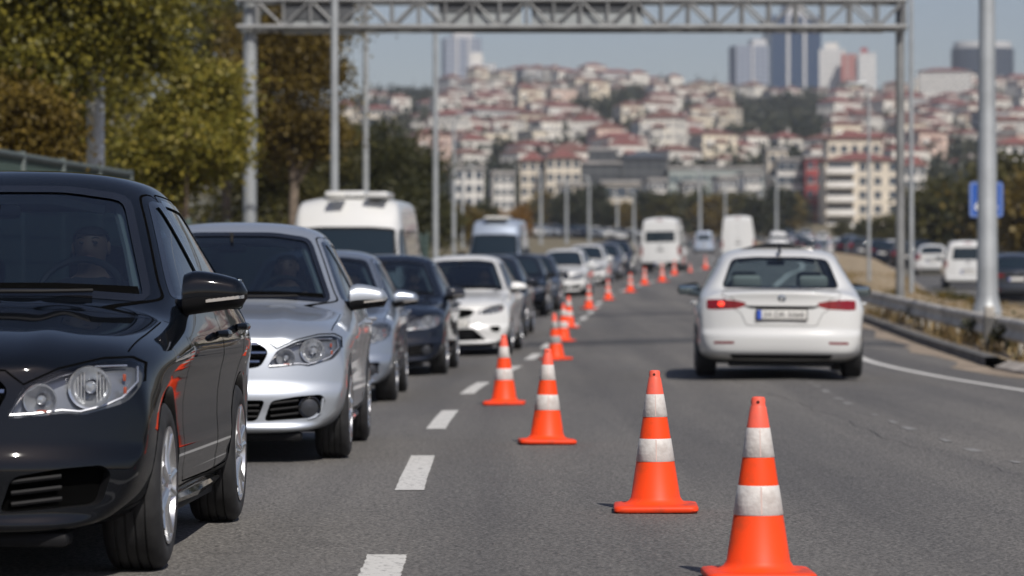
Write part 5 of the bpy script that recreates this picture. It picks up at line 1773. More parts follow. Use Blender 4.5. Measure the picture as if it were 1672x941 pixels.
    # wheel arches
    for s in (1, -1):
        for yc in (yf, yr):
            lip = MB(); well = MB()
            V = []; Fc = []; n = 30
            for k in range(n + 1):
                a = R(-22) + R(224) * k / n
                y, z = yc + .362 * math.cos(a), rad + .012 + .362 * math.sin(a)
                p = sh.ray('R' if s > 0 else 'L', y, z)
                if p is None or abs(p.x) < .6: V.append(None); continue
                V.append(p)
            W = []
            for k in range(n):
                if V[k] is None or V[k + 1] is None: continue
                i = len(W)
                def inn(p, dx, g): return Vector((p.x - s * dx, yc + (p.y - yc) * g, rad + (p.z - rad) * g))
                for p in (V[k], V[k + 1]):
                    W += [p + Vector((s * .002, 0, 0)), inn(p, .004, .972) , inn(p, .05, .965), inn(p, .35, 1.0)]
                Fc += [(i, i + 4, i + 5, i + 1), (i + 1, i + 5, i + 6, i + 2)]
                well.add([W[i + 2], W[i + 6], W[i + 7], W[i + 3]], [(0, 1, 2, 3)])
            lip.add(W, Fc)
            weld(lip.build('wheel_arch_lip', paint, body, True, 60))
            weld(well.build('wheel_well', M_under, body, True, 180))
    # underside skirt
    MB().rbox(-.80, .80, -1.0, 1.0, .155, .2, .01).rbox(-.55, .55, -2.0, 2.1, .15, .2, .01).build('underbody', M_under, root)
    for s in (1, -1): MB().tube([(s * .822, -.95, .225), (s * .826, 0, .222), (s * .822, .93, .225)], [.02, .03, .02], 8).build('sill', paint, root)
    if front: MB().rbox(-.62, .62, -2.06, -1.9, .135, .19, .02).build('bumper_lip', M_blackplastic, root)
    first = add_wheels(root, yf, yr, .785, rad, not far, M_alloy)
    for s in (1, -1):
        mirror_mesh(s, paint, root, (s * .80, -.42, 1.042), not far, 1.12)
        for (y, z) in ((.27, .875), (1.16, .90)) if not far else ():
            p = sh.ray('R' if s > 0 else 'L', y, z)
            hd = MB(); n = Vector((s, 0, 0))
            hd.tube([p + n * .006 + Vector((0, -.10, 0)), p + n * .038 + Vector((0, -.07, 0)), p + n * .045, p + n * .038 + Vector((0, .07, 0)), p + n * .006 + Vector((0, .10, 0))], [.012, .017, .018, .017, .012], 8)
            hd.build('door_handle', paint, next(c for c in root.children if c.name.startswith('door') and not c.name.startswith('door_h') and True))
    # put each handle under its own door
    doors = [c for c in root.children if c.name.split('.')[0] == 'door']
    hs = [h for d_ in doors for h in d_.children if h.name.startswith('door_handle')]
    for h in hs:
        c = sum((Vector(v.co) for v in h.data.vertices), Vector()) / len(h.data.vertices)
        best = min(doors, key=lambda d_: (Vector((sum(v.co.x for v in d_.data.vertices) / len(d_.data.vertices), sum(v.co.y for v in d_.data.vertices) / len(d_.data.vertices), c.z)) - c).length)
        h.parent = best
    if rear:
        for s in (1, -1):
            t = sh.part('tail_light', 'tail_light', M_red_lens, root, .001, sgn(s))
            st = MB()
            sh.ribbon(st, 'r', [(s * .60, .955), (s * .612, .955), (s * .60, .835), (s * .588, .835)], .006, .006, .003)
            if not far: st.build('lamp_divider', M_red_lens2, t, True, 180)
            r_ = sh.part('bumper_reflector', 'bumper_reflector', M_red_lens2, root, .002, sgn(s))
        sh.part('boot_lid', 'boot_lid', paint, root)
        sh.part('rear_diffuser', 'rear_diffuser', M_blackplastic, root, -.01)
        pz = S.get('plate_z', .772); py = (sh.ray('r', 0, pz)).y
        rec = MB()
        sh.ribbon(rec, 'r', round_poly([(-.40, pz + .103), (.40, pz + .103), (.33, pz + .07), (-.33, pz + .07)], .02), .017, 0, .003)
        rec.build('plate_recess', M_deep, root, True, 180)
        number_plate(root, py + .022, pz, 1, None if far else S.get('plate'))
        q = sh.ray('r', 0, S.get('bbadge_z', .965))
        nrm = sh.normal_at(q)
        Mq = Matrix.Translation(q) @ nrm.to_track_quat('Z', 'Y').to_matrix().to_4x4()
        bd = MB().lathe([(.001, .010), (.034, .008), (.043, .003), (.043, -.01)], 24, Mq).build('boot_badge', M_badge, root)
        qd = MB()
        for a0 in (0, math.pi):
            pts = [Mq @ Vector((0, 0, .0115))] + [Mq @ Vector((.026 * math.cos(a0 + .3 + k * math.pi / 12), .026 * math.sin(a0 + .3 + k * math.pi / 12), .0110)) for k in range(7)]
            qd.add(pts, [tuple(range(8))])
        qd.build('badge_quarter', M_plate, bd, False)
        if S.get('fplate'):
            fp = S['fplate']; q = sh.ray('f', 0, fp)
            number_plate(root, q.y - .02, fp, -1, None if far else S.get('plate'))
    # inside
    if detail:
        cabin(root, .32, 1.05, wheel_x=.37)
        ln = sh.part('body', 'cabin_lining', M_lining, body, -.03, lambda c: c.z > 1.04 and -.75 < c.y < S.get('lin_y', 1.9) and (abs(c.x) > .42 or c.z > 1.44))
        for s in (1, -1):
            pt = MB(); pt.tube([(s * .655, -.42, 1.04), (s * .575, -.08, 1.225), (s * .495, .22, 1.385), (s * .47, .42, 1.42)], [.030, .030, .030, .025], 8); pt.build('pillar_trim', M_lining, root)
        hd_ = MB(); hd_.tube([(-.42, .24, 1.405), (-.2, .19, 1.445), (.2, .19, 1.445), (.42, .24, 1.405)], .022, 8); hd_.build('header_trim', M_lining, root)
        lk = MB(); lk.rbox(-.10, .10, .0, .03, 1.36, 1.42, .02); lk.tube([(0, .0, 1.42), (0, .0, 1.5)], .012, 6); lk.build('rear_view_mirror', M_glossblack, root)
    sh.bm.free()
    return root

SEDAN = dict(st=SED_ST, cr=SED_CR, deform=sed_deform, yf=-1.35, yr=1.32, fog=True, plate='34 DR 5068')

HAT_ST = SED_ST[:8] + [
 (1.10, [(0, 0, .17), (.60, 0, .17), (.87, 0, .22), (.905, 0, .50), (.90, 0, .985), (.625, 0, 1.495), (.43, 0, 1.575), (0, 0, 1.59)]),
 (1.62, [(0, 0, .17), (.60, 0, .17), (.87, 0, .22), (.905, 0, .52), (.895, 0, 1.0), (.61, .04, 1.435), (.40, .12, 1.525), (0, .16, 1.55)]),
 (1.86, [(0, 0, .19), (.58, 0, .19), (.86, 0, .24), (.89, 0, .56), (.87, -.02, 1.0), (.63, .08, 1.20), (.42, .14, 1.23), (0, .16, 1.24)]),
 (1.98, [(0, .0, .24), (.52, .0, .24), (.78, -.06, .28), (.83, -.10, .60), (.80, -.12, .88), (.70, .02, 1.0), (.42, .09, 1.02), (0, .11, 1.03)]),
]
HAT_CR = [('p', 5, 5, 9, .35), ('p', 4, 2, 10, .25), ('s', 5, 5, 7, .45), ('s', 0, 5, 7, .3), ('s', 9, 5, 7, .45)]
def hat_deform(x, y, z):
    x, y2, z = sed_deform(x, min(y, 1.85), z)
    return x, y2 + max(0, y - 1.85) + (.06 * sstep(.62, .55, z) * sstep(.24, .34, z) if y > 1.75 else 0), z
HATCH = dict(st=HAT_ST, cr=HAT_CR, deform=hat_deform, yf=-1.35, yr=1.25, fog=True,
    RW=round_poly([(-.60, 1.10), (.60, 1.10), (.50, 1.43), (.25, 1.46), (-.25, 1.46), (-.50, 1.43)], .06),
    QW=round_poly([(.44, 1.025), (1.20, 1.03), (1.52, 1.12), (1.42, 1.36), (1.2, 1.425), (.44, 1.44)], .035),
    RD=round_poly([(.40, .29), (.86, .30), (.98, .62), (1.28, .88), (1.36, 1.08), (1.34, 1.38), (1.1, 1.46), (.40, 1.475)], .05),
    TL=round_poly([(.58, .90), (.60, 1.06), (.72, 1.10), (.86, 1.02), (.86, .80), (.70, .80)], .025),
    TLs=[(1.78, 1.04), (2.4, 1.06), (2.4, .80), (1.80, .82), (1.70, .92)],
    BT=round_poly([(-.60, 1.075), (.60, 1.075), (.57, .90), (.50, .62), (-.50, .62), (-.57, .90)], .03),
    bbadge_z=.93, plate_z=.74, lin_y=1.7)
# a taller five-door with narrow lamps and a wide dark mouth
CROSS = dict(HATCH)
CROSS.update(fog=False,
    LAMP=[(.40, .672), (.43, .700), (.60, .765), (.74, .79), (.80, .775), (.805, .71), (.74, .675), (.60, .655), (.47, .652)],
    GR=round_poly([(-.30, .735), (-.1, .745), (.1, .745), (.30, .735), (.365, .70), (.30, .625), (.15, .602), (-.15, .602), (-.30, .625), (-.365, .70)], .04),
    LG=round_poly([(-.34, .44), (.34, .44), (.54, .25), (-.54, .25)], .04),
    SG=round_poly([(.58, .46), (.72, .47), (.76, .44), (.72, .37), (.62, .385)], .025),
    bowls=((.665, .715, .045), (.545, .695, .036)), ambers=((.772, .715), (.775, .745)), barz=(), lgz=(.39, .345, .30), sgz=(), badge_z=.70, fplate=.525, plate='34 TK 417')
# ------------------------------------------------------------------ panel vans and minibuses
def van_stations(L=5.9, W=1.0, H=2.62, hood=1.15, belt=1.2, roofw=.80, nose=.95):
    y0 = -L / 2; y1 = L / 2
    w = W; b = .22
    zl = .55
    return [
     (y0, [(0, 0, b + .04), (.45 * w, .02, b + .04), (.74 * w, .14, b + .06), (.86 * w, .30, zl), (.86 * w, .32, .85), (.76 * w, .24, nose), (.44 * w, .12, nose + .04), (0, .08, nose + .05)]),
     (y0 + .22, [(0, 0, b), (.5 * w, 0, b), (.82 * w, .05, b + .03), (.95 * w, .16, zl), (.94 * w, .18, .92), (.82 * w, .12, nose + .07), (.46 * w, .05, nose + .11), (0, 0, nose + .12)]),
     (y0 + .80, [(0, 0, b), (.55 * w, 0, b), (.93 * w, 0, b + .04), (.99 * w, 0, zl), (.985 * w, 0, belt - .1), (.88 * w, -.05, hood), (.5 * w, -.12, hood + .05), (0, -.15, hood + .06)]),
     (y0 + 1.0, [(0, 0, b), (.55 * w, 0, b), (.94 * w, 0, b + .04), (1.0 * w, 0, zl), (.99 * w, 0, belt), (.89 * w, 0, hood + .10), (.5 * w, -.14, hood + .14), (0, -.18, hood + .15)]),
     (y0 + 1.78, [(0, 0, b), (.55 * w, 0, b), (.94 * w, 0, b + .04), (1.0 * w, 0, zl), (.985 * w, 0, belt + .02), (roofw * w + .02, .0, H * .80), (.45 * w, -.10, H * .81), (0, -.13, H * .815)]),
     (y0 + 2.05, [(0, 0, b), (.55 * w, 0, b), (.94 * w, 0, b + .04), (1.0 * w, 0, zl), (.985 * w, 0, belt + .04), (roofw * w, 0, H * .955), (.45 * w, -.06, H * .99), (0, -.08, H)]),
     (y0 + 2.6, [(0, 0, b), (.55 * w, 0, b), (.94 * w, 0, b + .04), (1.0 * w, 0, zl), (.985 * w, 0, belt + .05), (roofw * w, 0, H * .965), (.45 * w, 0, H), (0, 0, H * 1.005)]),
     (y1 - 1.5, [(0, 0, b), (.55 * w, 0, b), (.94 * w, 0, b + .04), (1.0 * w, 0, zl), (.985 * w, 0, belt + .05), (roofw * w, 0, H * .965), (.45 * w, 0, H), (0, 0, H * 1.005)]),
     (y1 - .25, [(0, 0, b), (.55 * w, 0, b), (.94 * w, 0, b + .04), (1.0 * w, 0, zl), (.98 * w, 0, belt + .05), (roofw * w, 0, H * .96), (.45 * w, 0, H * .99), (0, 0, H * .995)]),
     (y1, [(0, .06, b + .14), (.5 * w, .05, b + .14), (.88 * w, -.02, b + .16), (.955 * w, -.04, zl), (.945 * w, -.05, belt + .05), (roofw * w - .02, -.07, H * .94), (.45 * w, -.06, H * .975), (0, -.06, H * .98)]),
    ]
VAN_CR = [('p', 5, 4, 9, .45), ('p', 4, 2, 9, .1), ('s', 4, 5, 7, .6), ('s', 9, 0, 7, .75), ('s', 8, 2, 7, .2), ('s', 2, 5, 7, .3), ('p', 1, 0, 9, .5)]

def build_van(name, paint, L=5.9, W=1.0, H=2.62, rear_glass='wide', roof_kit=False, side_glass=True, level=3, small=False, near=False, rack=False):
    root = empty(name)
    kw = dict(L=L, W=W, H=H)
    if small: kw.update(hood=1.0, belt=1.02, roofw=.74, nose=.80)
    st = van_stations(**kw)
    sh = Shell(st, level, VAN_CR, None)
    y0, y1 = -L / 2, L / 2
    yf, yr, rad = y0 + (.98 if not small else .85), y1 - (1.15 if not small else .85), .34 if not small else .315
    hood = 1.0 if small else 1.15
    belt = 1.02 if small else 1.2
    for ax in 'RL':
        for yc in (yf, yr):
            n = 22; rr = rad + .05
            sh.region('arch', ax, [(yc + rr * math.cos(2 * math.pi * k / n), rad + rr * math.sin(2 * math.pi * k / n)) for k in range(n)], .15, zone=lambda c: abs(c.x) > .5 * W)
    aid = sh.names.index('arch')
    sh.kill(lambda f: f[sh.pid] == aid or (abs(f.calc_center_median().x) > .52 * W and f.calc_center_median().z < .34 and
            min(math.hypot(f.calc_center_median().y - yy, f.calc_center_median().z - rad) for yy in (yf, yr)) < rad + .04))
    zt = H * .775
    WS = round_poly([(-.84 * W, hood + .16), (-.4 * W, hood + .19), (.4 * W, hood + .19), (.84 * W, hood + .16), (.77 * W, zt), (.4 * W, zt + .03), (-.4 * W, zt + .03), (-.77 * W, zt)], .07)
    sh.region('windscreen', 'f', WS, .1, zone=lambda c: c.y < y0 + 2.2)
    CW = round_poly([(y0 + 1.28, belt + .06), (y0 + 2.25, belt + .06), (y0 + 2.25, zt - .02), (y0 + 1.85, zt - .03), (y0 + 1.3, belt + .25)], .05)
    SWs = []
    if side_glass:
        a = y0 + 2.4; nW = 1 if small else 3
        span = (y1 - .3 - a) / nW
        for k in range(nW):
            SWs.append(round_poly([(a + k * span + .05, belt + .12), (a + (k + 1) * span - .05, belt + .12), (a + (k + 1) * span - .05, zt - .03), (a + k * span + .05, zt - .03)], .06))
    for ax in 'RL':
        sh.region('cab_window', ax, CW, .1, zone=lambda c: abs(c.x) > .4)
        for i, P in enumerate(SWs): sh.region('side_window%d' % i, ax, P, .1, zone=lambda c: abs(c.x) > .4)
    if small:
        LP = [(.46, .62), (.50, .72), (.68, .82), (.80, .86), (.86, .80), (.84, .66), (.70, .60)]
        GRz = (.62, .76)
    else:
        LP = [(.52, .74), (.55, .86), (.70, .98), (.84, 1.04), (.90, .96), (.88, .76), (.72, .70)]
        GRz = (.68, .92)
    for P in (LP, mir(LP)): sh.region('headlight', 'f', round_poly([(u * W, v) for u, v in P], .03), .0, zone=lambda c: c.y < y0 + .9)
    sh.region('grille', 'f', round_poly([(-.44 * W, GRz[0]), (.44 * W, GRz[0]), (.47 * W, GRz[1]), (-.47 * W, GRz[1])], .04), .1, zone=lambda c: c.y < y0 + .9)
    sh.region('lower_grille', 'f', round_poly([(-.55 * W, .34), (.55 * W, .34), (.6 * W, .48), (-.6 * W, .48)], .03), .1, zone=lambda c: c.y < y0 + .9)
    # rear
    TLp = [(.85, .84), (.85, 1.28), (1.0, 1.28), (1.0, .84)] if not small else [(.86, .82), (.86, 1.10), (1.0, 1.10), (1.0, .82)]
    TLp = [(u * W, v) for u, v in TLp]
    for P in (TLp, mir(TLp)): sh.region('tail_light', 'r', P, .0, zone=lambda c: c.y > y1 - .5)
    sy0, sy1 = y1 - .06, y1 + .1
    for ax in 'RL': sh.region('tail_light', ax, [(sy0, TLp[0][1]), (sy1, TLp[0][1]), (sy1, TLp[1][1]), (sy0, TLp[1][1])], .6, zone=lambda c: c.y > y1 - .5)
    if rear_glass == 'wide':
        sh.region('rear_window', 'r', round_poly([(-.74 * W, H * .55), (.74 * W, H * .55), (.71 * W, H * .745), (-.71 * W, H * .745)] if not small else
                  [(-.66 * W, H * .60), (.66 * W, H * .60), (.60 * W, H * .85), (-.60 * W, H * .85)], .05), .1, zone=lambda c: c.y > y1 - .6)
    elif rear_glass == 'pair':
        for s in (1, -1):
            sh.region('rear_window', 'r', round_poly([(s * .07 * W, H * .58), (s * .62 * W, H * .58), (s * .58 * W, H * .80), (s * .07 * W, H * .80)][::s], .05), .1, zone=lambda c: c.y > y1 - .6)
    sh.region('rear_door', 'r', round_poly([(-.78 * W, .5), (.78 * W, .5), (.78 * W, belt), (.72 * W, H * .86), (-.72 * W, H * .86), (-.78 * W, belt)], .05), .1, zone=lambda c: c.y > y1 - .6)
    CD = round_poly([(y0 + 1.12, .36), (y0 + 2.3, .34), (y0 + 2.3, zt + .02), (y0 + 1.84, zt), (y0 + 1.2, belt + .25)], .06)
    for ax in 'RL': sh.region('cab_door', ax, CD, .1, zone=lambda c: abs(c.x) > .4)
    sgn = lambda s: (lambda c: c.x * s > 0)
    body = sh.part('body', 'body', paint, root)
    sh.part('windscreen', 'windscreen', M_wind if near else M_farglass, root, -.004)
    for s in (1, -1):
        dr = sh.part('cab_door', 'door', paint, root, 0, sgn(s))
        sh.part('cab_window', 'door_window', M_farglass, dr, -.005, sgn(s))
        for i in range(len(SWs)): sh.part('side_window%d' % i, 'side_window', M_farglass, root, -.005, sgn(s))
        h = sh.part('headlight', 'headlight', M_lamp_house, root, -.01, sgn(s))
        sh.part('headlight', 'lens', M_clear_lens, h, .002, sgn(s))
        sh.part('tail_light', 'tail_light', M_red_lens, root, .001, sgn(s))
    g = sh.part('grille', 'grille', M_blackplastic, root, -.03)
    bars = MB()
    for k in range(3):
        z = GRz[0] + (GRz[1] - GRz[0]) * (k + .5) / 3
        pts = [sh.ray('f', u * W, z) for u in np.linspace(-.42, .42, 9)]
        bars.tube([p for p in pts if p is not None], .012, 6)
    bars.build('grille_bar', M_chrome if not small else paint, g)
    q = sh.ray('f', 0, (GRz[0] + GRz[1]) / 2 + .02)
    MB().lathe([(.001, .012), (.07, .01), (.085, 0), (.085, -.02)], 24, Matrix.Translation(q) @ Matrix.Rotation(R(90), 4, 'X')).build('badge', M_chrome, g)
    sh.part('lower_grille', 'lower_grille', M_blackplastic, root, -.02)
    rd = sh.part('rear_door', 'rear_door', paint, root)
    sh.part('rear_window', 'rear_window', M_farglass, rd, -.005)
    seam = MB()
    sh.ribbon(seam, 'r', [(-.004, .5), (.004, .5), (.004, H * .86), (-.004, H * .86)] if rear_glass != 'wide' else [(-.78 * W, .5), (.78 * W, .5), (.78 * W, .506), (-.78 * W, .506)], .006, 0, .002)
    for ax in 'RL': sh.ribbon(seam, ax, CD, .005, .005, .002, True, .06)
    if seam.v: seam.build('panel_gap', M_deep, body, True, 180)
    tr = MB(); sh.ribbon(tr, 'f', WS, .035, .012, .002, True, .06)
    for ax in 'RL':
        sh.ribbon(tr, ax, CW, .015, .012, .002, True, .06)
        for P in SWs: sh.ribbon(tr, ax, P, .012, .012, .002, True, .08)
    tr.build('window_trim', M_blackplastic, body, True, 180)
    # wells, bumpers, step, plates
    well = MB()
    for s in (1, -1):
        for yc in (yf, yr):
            n = 14
            for k in range(n):
                a0, a1 = math.pi * k / n, math.pi * (k + 1) / n; rr = rad + .05
                P = [(s * (.97 * W - dx), yc + rr * math.cos(a), rad + rr * math.sin(a)) for a in (a0, a1) for dx in (0, .35)]
                well.add(P, [(0, 2, 3, 1)])
    well.build('wheel_well', M_under, body, True, 180)
    MB().rbox(-.7 * W, .7 * W, y0 + .4, y1 - .2, .2, .26, .02).build('underbody', M_under, root)
    MB().rbox(-.93 * W, .93 * W, y1 - .12, y1 + .09, .30, .50, .04).build('rear_bumper', M_blackplastic if not small else paint, root)
    MB().rbox(-.72 * W, .72 * W, y0 - .0, y0 + .2, .20, .30, .03).build('front_bumper', M_blackplastic, root)
    qq = sh.ray('r', 0, .62)
    number_plate(root, y1 + .1 if not small else qq.y + .02, .42 if not small else .66, 1, None)
    number_plate(root, sh.ray('f', 0, .56).y - .02, .56, -1, None)
    # high stop lamp, door badge, hinge details
    q = sh.ray('r', 0, H * .945)
    if q is not None: MB().rbox(-.14, .14, q.y - .01, q.y + .015, H * .935, H * .955, .008).build('stop_lamp', M_red_lens, root)
    q = sh.ray('r', .0, H * (.47 if not small else .54))
    MB().lathe([(.085, -.01), (.085, .012), (.065, .012), (.065, -.01)], 20, Matrix.Translation(q) @ Matrix.Rotation(R(-90), 4, 'X')).build('door_badge', M_chrome, rd)
    hb = MB(); q = sh.ray('r', .0, H * .40); hb.rbox(-.2, .2, q.y - .005, q.y + .025, H * .40 - .03, H * .40 + .02, .01); hb.build('door_handle', M_blackplastic, rd)
    add_wheels(root, yf, yr, W - .14, rad / .318 * .318, False, M_steelrim)
    for s in (1, -1):
        mirror_mesh(s, M_blackplastic if not small else paint, root, (s * .96 * W, y0 + 1.25, belt + .12), False, 1.5 if not small else 1.05)
    if roof_kit:
        a = MB(); a.rbox(-.42, .30, -.9, .35, H - .03, H + .09, .04); a.build('roof_air_unit', paint, root)
        b = MB(); b.rbox(-.30, .0, -1.35, -1.0, H - .04, H + .05, .03); b.build('roof_vent', M_lining, root)
        c2 = MB(); c2.rbox(.34, .74, -1.2, .2, H - .04, H + .07, .04); c2.build('roof_hatch', paint, root)
        d_ = MB(); d_.tube([(-.2, y0 + 2.0, H * .97), (-.2, y0 + 1.93, H * .90)], .006, 6); d_.sphere((-.2, y0 + 1.9, H * .885), .02, 8, 6); d_.build('aerial', M_blackplastic, root)
    if rack:
        a = MB(); a.rbox(-.4, .45, -1.2, .4, H - .01, H + .09, .04); a.build('roof_air_unit', M_lining, root)
    sh.bm.free()
    return root
# ------------------------------------------------------------------ people at the wheel
M_skin = mat('skin', (0.30, 0.165, 0.11), 0.5)
M_hair = mat('hair', (0.012, 0.009, 0.008), 0.6)
M_eye = mat('eye', (0.03, 0.02, 0.018), 0.2)
M_lip = mat('lips', (0.3, 0.12, 0.10), 0.5)
def cloth(c): return mat('shirt_cloth', c, 0.9, vary=0.2, scale=30)

def build_person(shirt, name='person', beard=False):
    """seated driver, hips at the origin, facing -y, both hands up on a steering wheel"""
    J = [(0, 0, .06), (0, .03, .22), (0, .06, .40), (0, .08, .50), (0, .07, .58), (0, .055, .64), (0, .05, .72), (0, .055, .79)]
    Rr = [(.16, .13), (.155, .115), (.175, .12), (.12, .10), (.058, .058), (.066, .072), (.082, .098), (.066, .082)]
    E = [(i, i + 1) for i in range(len(J) - 1)]
    for s in (1, -1):
        b = len(J)
        J += [(s * .15, .07, .475), (s * .21, .05, .45), (s * .265, -.07, .285), (s * .25, -.11, .30), (s * .19, -.235, .44), (s * .172, -.27, .48)]
        Rr += [(.075, .075), (.062, .062), (.048, .048), (.045, .045), (.031, .031), (.034, .024)]
        E += [(3, b), (b, b + 1), (b + 1, b + 2), (b + 2, b + 3), (b + 3, b + 4), (b + 4, b + 5)]
        b = len(J)
        J += [(s * .10, -.04, .04), (s * .13, -.25, .07), (s * .14, -.44, .09), (s * .14, -.52, -.12)]
        Rr += [(.095, .095), (.085, .085), (.068, .068), (.052, .052)]
        E += [(0, b), (b, b + 1), (b + 1, b + 2), (b + 2, b + 3)]
    me = bpy.data.meshes.new('p'); me.from_pydata(J, E, [])
    o = link(bpy.data.objects.new('p', me))
    md = o.modifiers.new('s', 'SKIN')
    sv = me.skin_vertices[0].data
    for i, (a, b) in enumerate(Rr): sv[i].radius = (a, b)
    sv[0].use_root = True
    o.modifiers.new('u', 'SUBSURF').levels = 2
    o.modifiers['u'].render_levels = 2
    dg = bpy.context.evaluated_depsgraph_get()
    ev = o.evaluated_get(dg).to_mesh()
    V = [v.co.copy() for v in ev.vertices]; Fc = [list(p.vertices) for p in ev.polygons]
    bpy.data.objects.remove(o)
    # face: brow, nose, chin
    for v in V:
        if v.z > .60 and v.y < .04:
            v.y -= .022 * math.exp(-((v.x / .013) ** 2 + ((v.z - .698) / .022) ** 2))
            v.y += .010 * math.exp(-(((abs(v.x) - .03) / .014) ** 2 + ((v.z - .722) / .012) ** 2))
            v.y -= .008 * math.exp(-((v.x / .022) ** 2 + ((v.z - .632) / .014) ** 2))
    mb = MB(); mb.add(V, Fc)
    for s in (1, -1):       # fingers curled round the rim, thumb across it
        for k in range(4):
            c = Vector((s * (.178 - .004 * k), -.272 - .006 * k, .468 + .018 * k))
            mb.tube([c + Vector((0, .012, 0)), c + Vector((-s * .018, -.028, .004)), c + Vector((-s * .032, -.040, 0)), c + Vector((-s * .042, -.022, -.004))], [.011, .010, .009, .007], 7)
        mb.tube([(s * .165, -.262, .47), (s * .15, -.285, .49), (s * .142, -.30, .512)], [.012, .011, .008], 7)
        mb.sphere((s * .076, .055, .70), (.010, .020, .030), 8, 6)
    body = mb.build(name, M_skin, None, True, 180)
    # clothing: the trunk and arms grown a little
    nv = {}
    bmx = bmesh.new(); bmx.from_mesh(body.data); bmx.normal_update(); bmx.verts.ensure_lookup_table()
    def grow(test, off, nm, m):
        idx = {}; VV = []; FF = []
        for f in bmx.faces:
            if not test(f.calc_center_median()): continue
            q = []
            for v in f.verts:
                if v.index not in idx:
                    idx[v.index] = len(VV); VV.append(v.co + v.normal * off)
                q.append(idx[v.index])
            FF.append(q)
        return mesh_obj(nm, VV, FF, m, body, True, 180)
    grow(lambda c: c.z < .565 and c.y > -.21 and not (c.z < .12 and c.y < -.1), .010, 'shirt', shirt)
    grow(lambda c: c.z < .16 and (c.y < -.05 or c.z < .03), .013, 'trousers', M_seat)
    grow(lambda c: c.z > .755 or (c.z > .665 and abs(c.x) < .078 and c.y > .065 + .2 * max(0, .72 - c.z)), .012, 'hair', M_hair)
    if beard: grow(lambda c: .60 < c.z < .668 and c.y < .03 and not (.645 < c.z and abs(c.x) < .03), .004, 'beard', M_hair)
    bmx.free()
    e = MB(); 
    for s in (1, -1): e.sphere((s * .031, -.030, .722), (.011, .008, .006), 8, 6)
    e.build('eyes', M_eye, body)
    br = MB()
    for s in (1, -1): br.tube([(s * .016, -.044, .740), (s * .032, -.042, .745), (s * .047, -.031, .740)], .0028, 5)
    br.build('eyebrows', M_hair, body)
    MB().tube([(-.022, -.036, .660), (0, -.046, .662), (.022, -.036, .660)], [.003, .006, .003], 6).build('mouth', M_lip, body)
    return body
# ------------------------------------------------------------------ traffic
def place(o, x, d, toward, slope=None, lift=0.0):
    """toward=True: the front faces the camera"""
    s = (line_x(d + 3) - line_x(d - 3)) / 6 if slope is None else slope
    e = (surf(x + s * 2, d + 2) - surf(x - s * 2, d - 2)) / 4
    z = surf(x, d) + lift
    c = (surf(x + .7, d) - surf(x - .7, d)) / 1.4
    if toward: o.location = (x, d, z); o.rotation_euler = (math.atan(e), -math.atan(c), -math.atan(s))
    else: o.location = (x, d, z); o.rotation_euler = (-math.atan(e), math.atan(c), math.pi - math.atan(s))

PAINTS = ['paint_silver', 'paint_black', 'paint_white', 'paint_navy', 'paint_steel_blue', 'paint_grey', 'paint_graphite', 'paint_pale_blue']
def paint(o, p):
    repaint(o, {n: p for n in PAINTS})

def drop(o, names):
    for q in list(all_of(o)):
        try: nm = q.name.split('.')[0]
        except ReferenceError: continue
        if nm in names:
            for r in list(all_of(q)): bpy.data.objects.remove(r)

QG = 'cars queueing in the left lane'
# near queue
sedan0 = build_car('saloon_car', P_silver, SEDAN, 4)
silver = sedan0
HATCH_S = dict(HATCH)
hatch0 = build_car('hatchback_car', P_steel, HATCH_S, 4)
cross0 = build_car('crossover_car', P_white, CROSS, 4)
black = copy_tree(silver); paint(black, P_black); drop(black, ('fog_light', 'vent_blade'))
place(black, -2.168, 12.05 + 1.35, True, .016); tag(black, 'glossy black saloon filling the left foreground', 'car', QG)
place(silver, -1.945, 20.75 + 1.35, True, .0); tag(silver, 'silver saloon with its driver visible, right behind the black car', 'car', QG)
place(hatch0, -2.06, 32.6 + 1.35, True, .006); tag(hatch0, 'steel blue hatchback behind the silver saloon', 'car', QG)
navy = copy_tree(hatch0); paint(navy, P_navy)
place(navy, -1.68, 41.3 + 1.35, True, .035); tag(navy, 'dark navy hatchback in front of the white crossover', 'car', QG)
place(cross0, -.80, 50.2 + 1.35, True, .06); tag(cross0, 'white crossover with narrow lamps behind the navy hatchback', 'car', QG)

# white saloon driving away
white = copy_tree(silver); paint(white, P_white); drop(white, ('fog_light', 'vent_blade'))
drop(white, ('front_seat', 'rear_seat'))
cabin_kids = set(white.children)
M_sunroof = mat('sunroof_glass', (0.006, 0.007, 0.008), .15)
sr = MB(); V = []; Fc = []
for i in range(13):
    for j in range(9):
        u = -.43 + .86 * i / 12; v = .12 + .85 * j / 8
        # follow the roof crown
        V.append((u, v, 1.5905 - .50 * u * u * (1.0) - .06 * (v - .75) ** 2))
for i in range(12):
    for j in range(8): Fc.append((i * 9 + j, (i + 1) * 9 + j, (i + 1) * 9 + j + 1, i * 9 + j + 1))
sr.add(V, Fc)
so_ = sr.build('sunroof', M_sunroof, white)
md = so_.modifiers.new('thick', 'SOLIDIFY'); md.thickness = .045; md.offset = 1
fin = MB(); fin.add([(-.02, 1.28, 1.53), (.02, 1.28, 1.53), (.02, 1.42, 1.51), (-.02, 1.42, 1.51), (-.006, 1.38, 1.60), (.006, 1.38, 1.60), (.006, 1.41, 1.60), (-.006, 1.41, 1.60)], [(0, 3, 2, 1), (4, 5, 6, 7), (0, 1, 5, 4), (1, 2, 6, 5), (2, 3, 7, 6), (3, 0, 4, 7)])
fin.build('roof_aerial', M_glossblack, white)
tmp_root = white
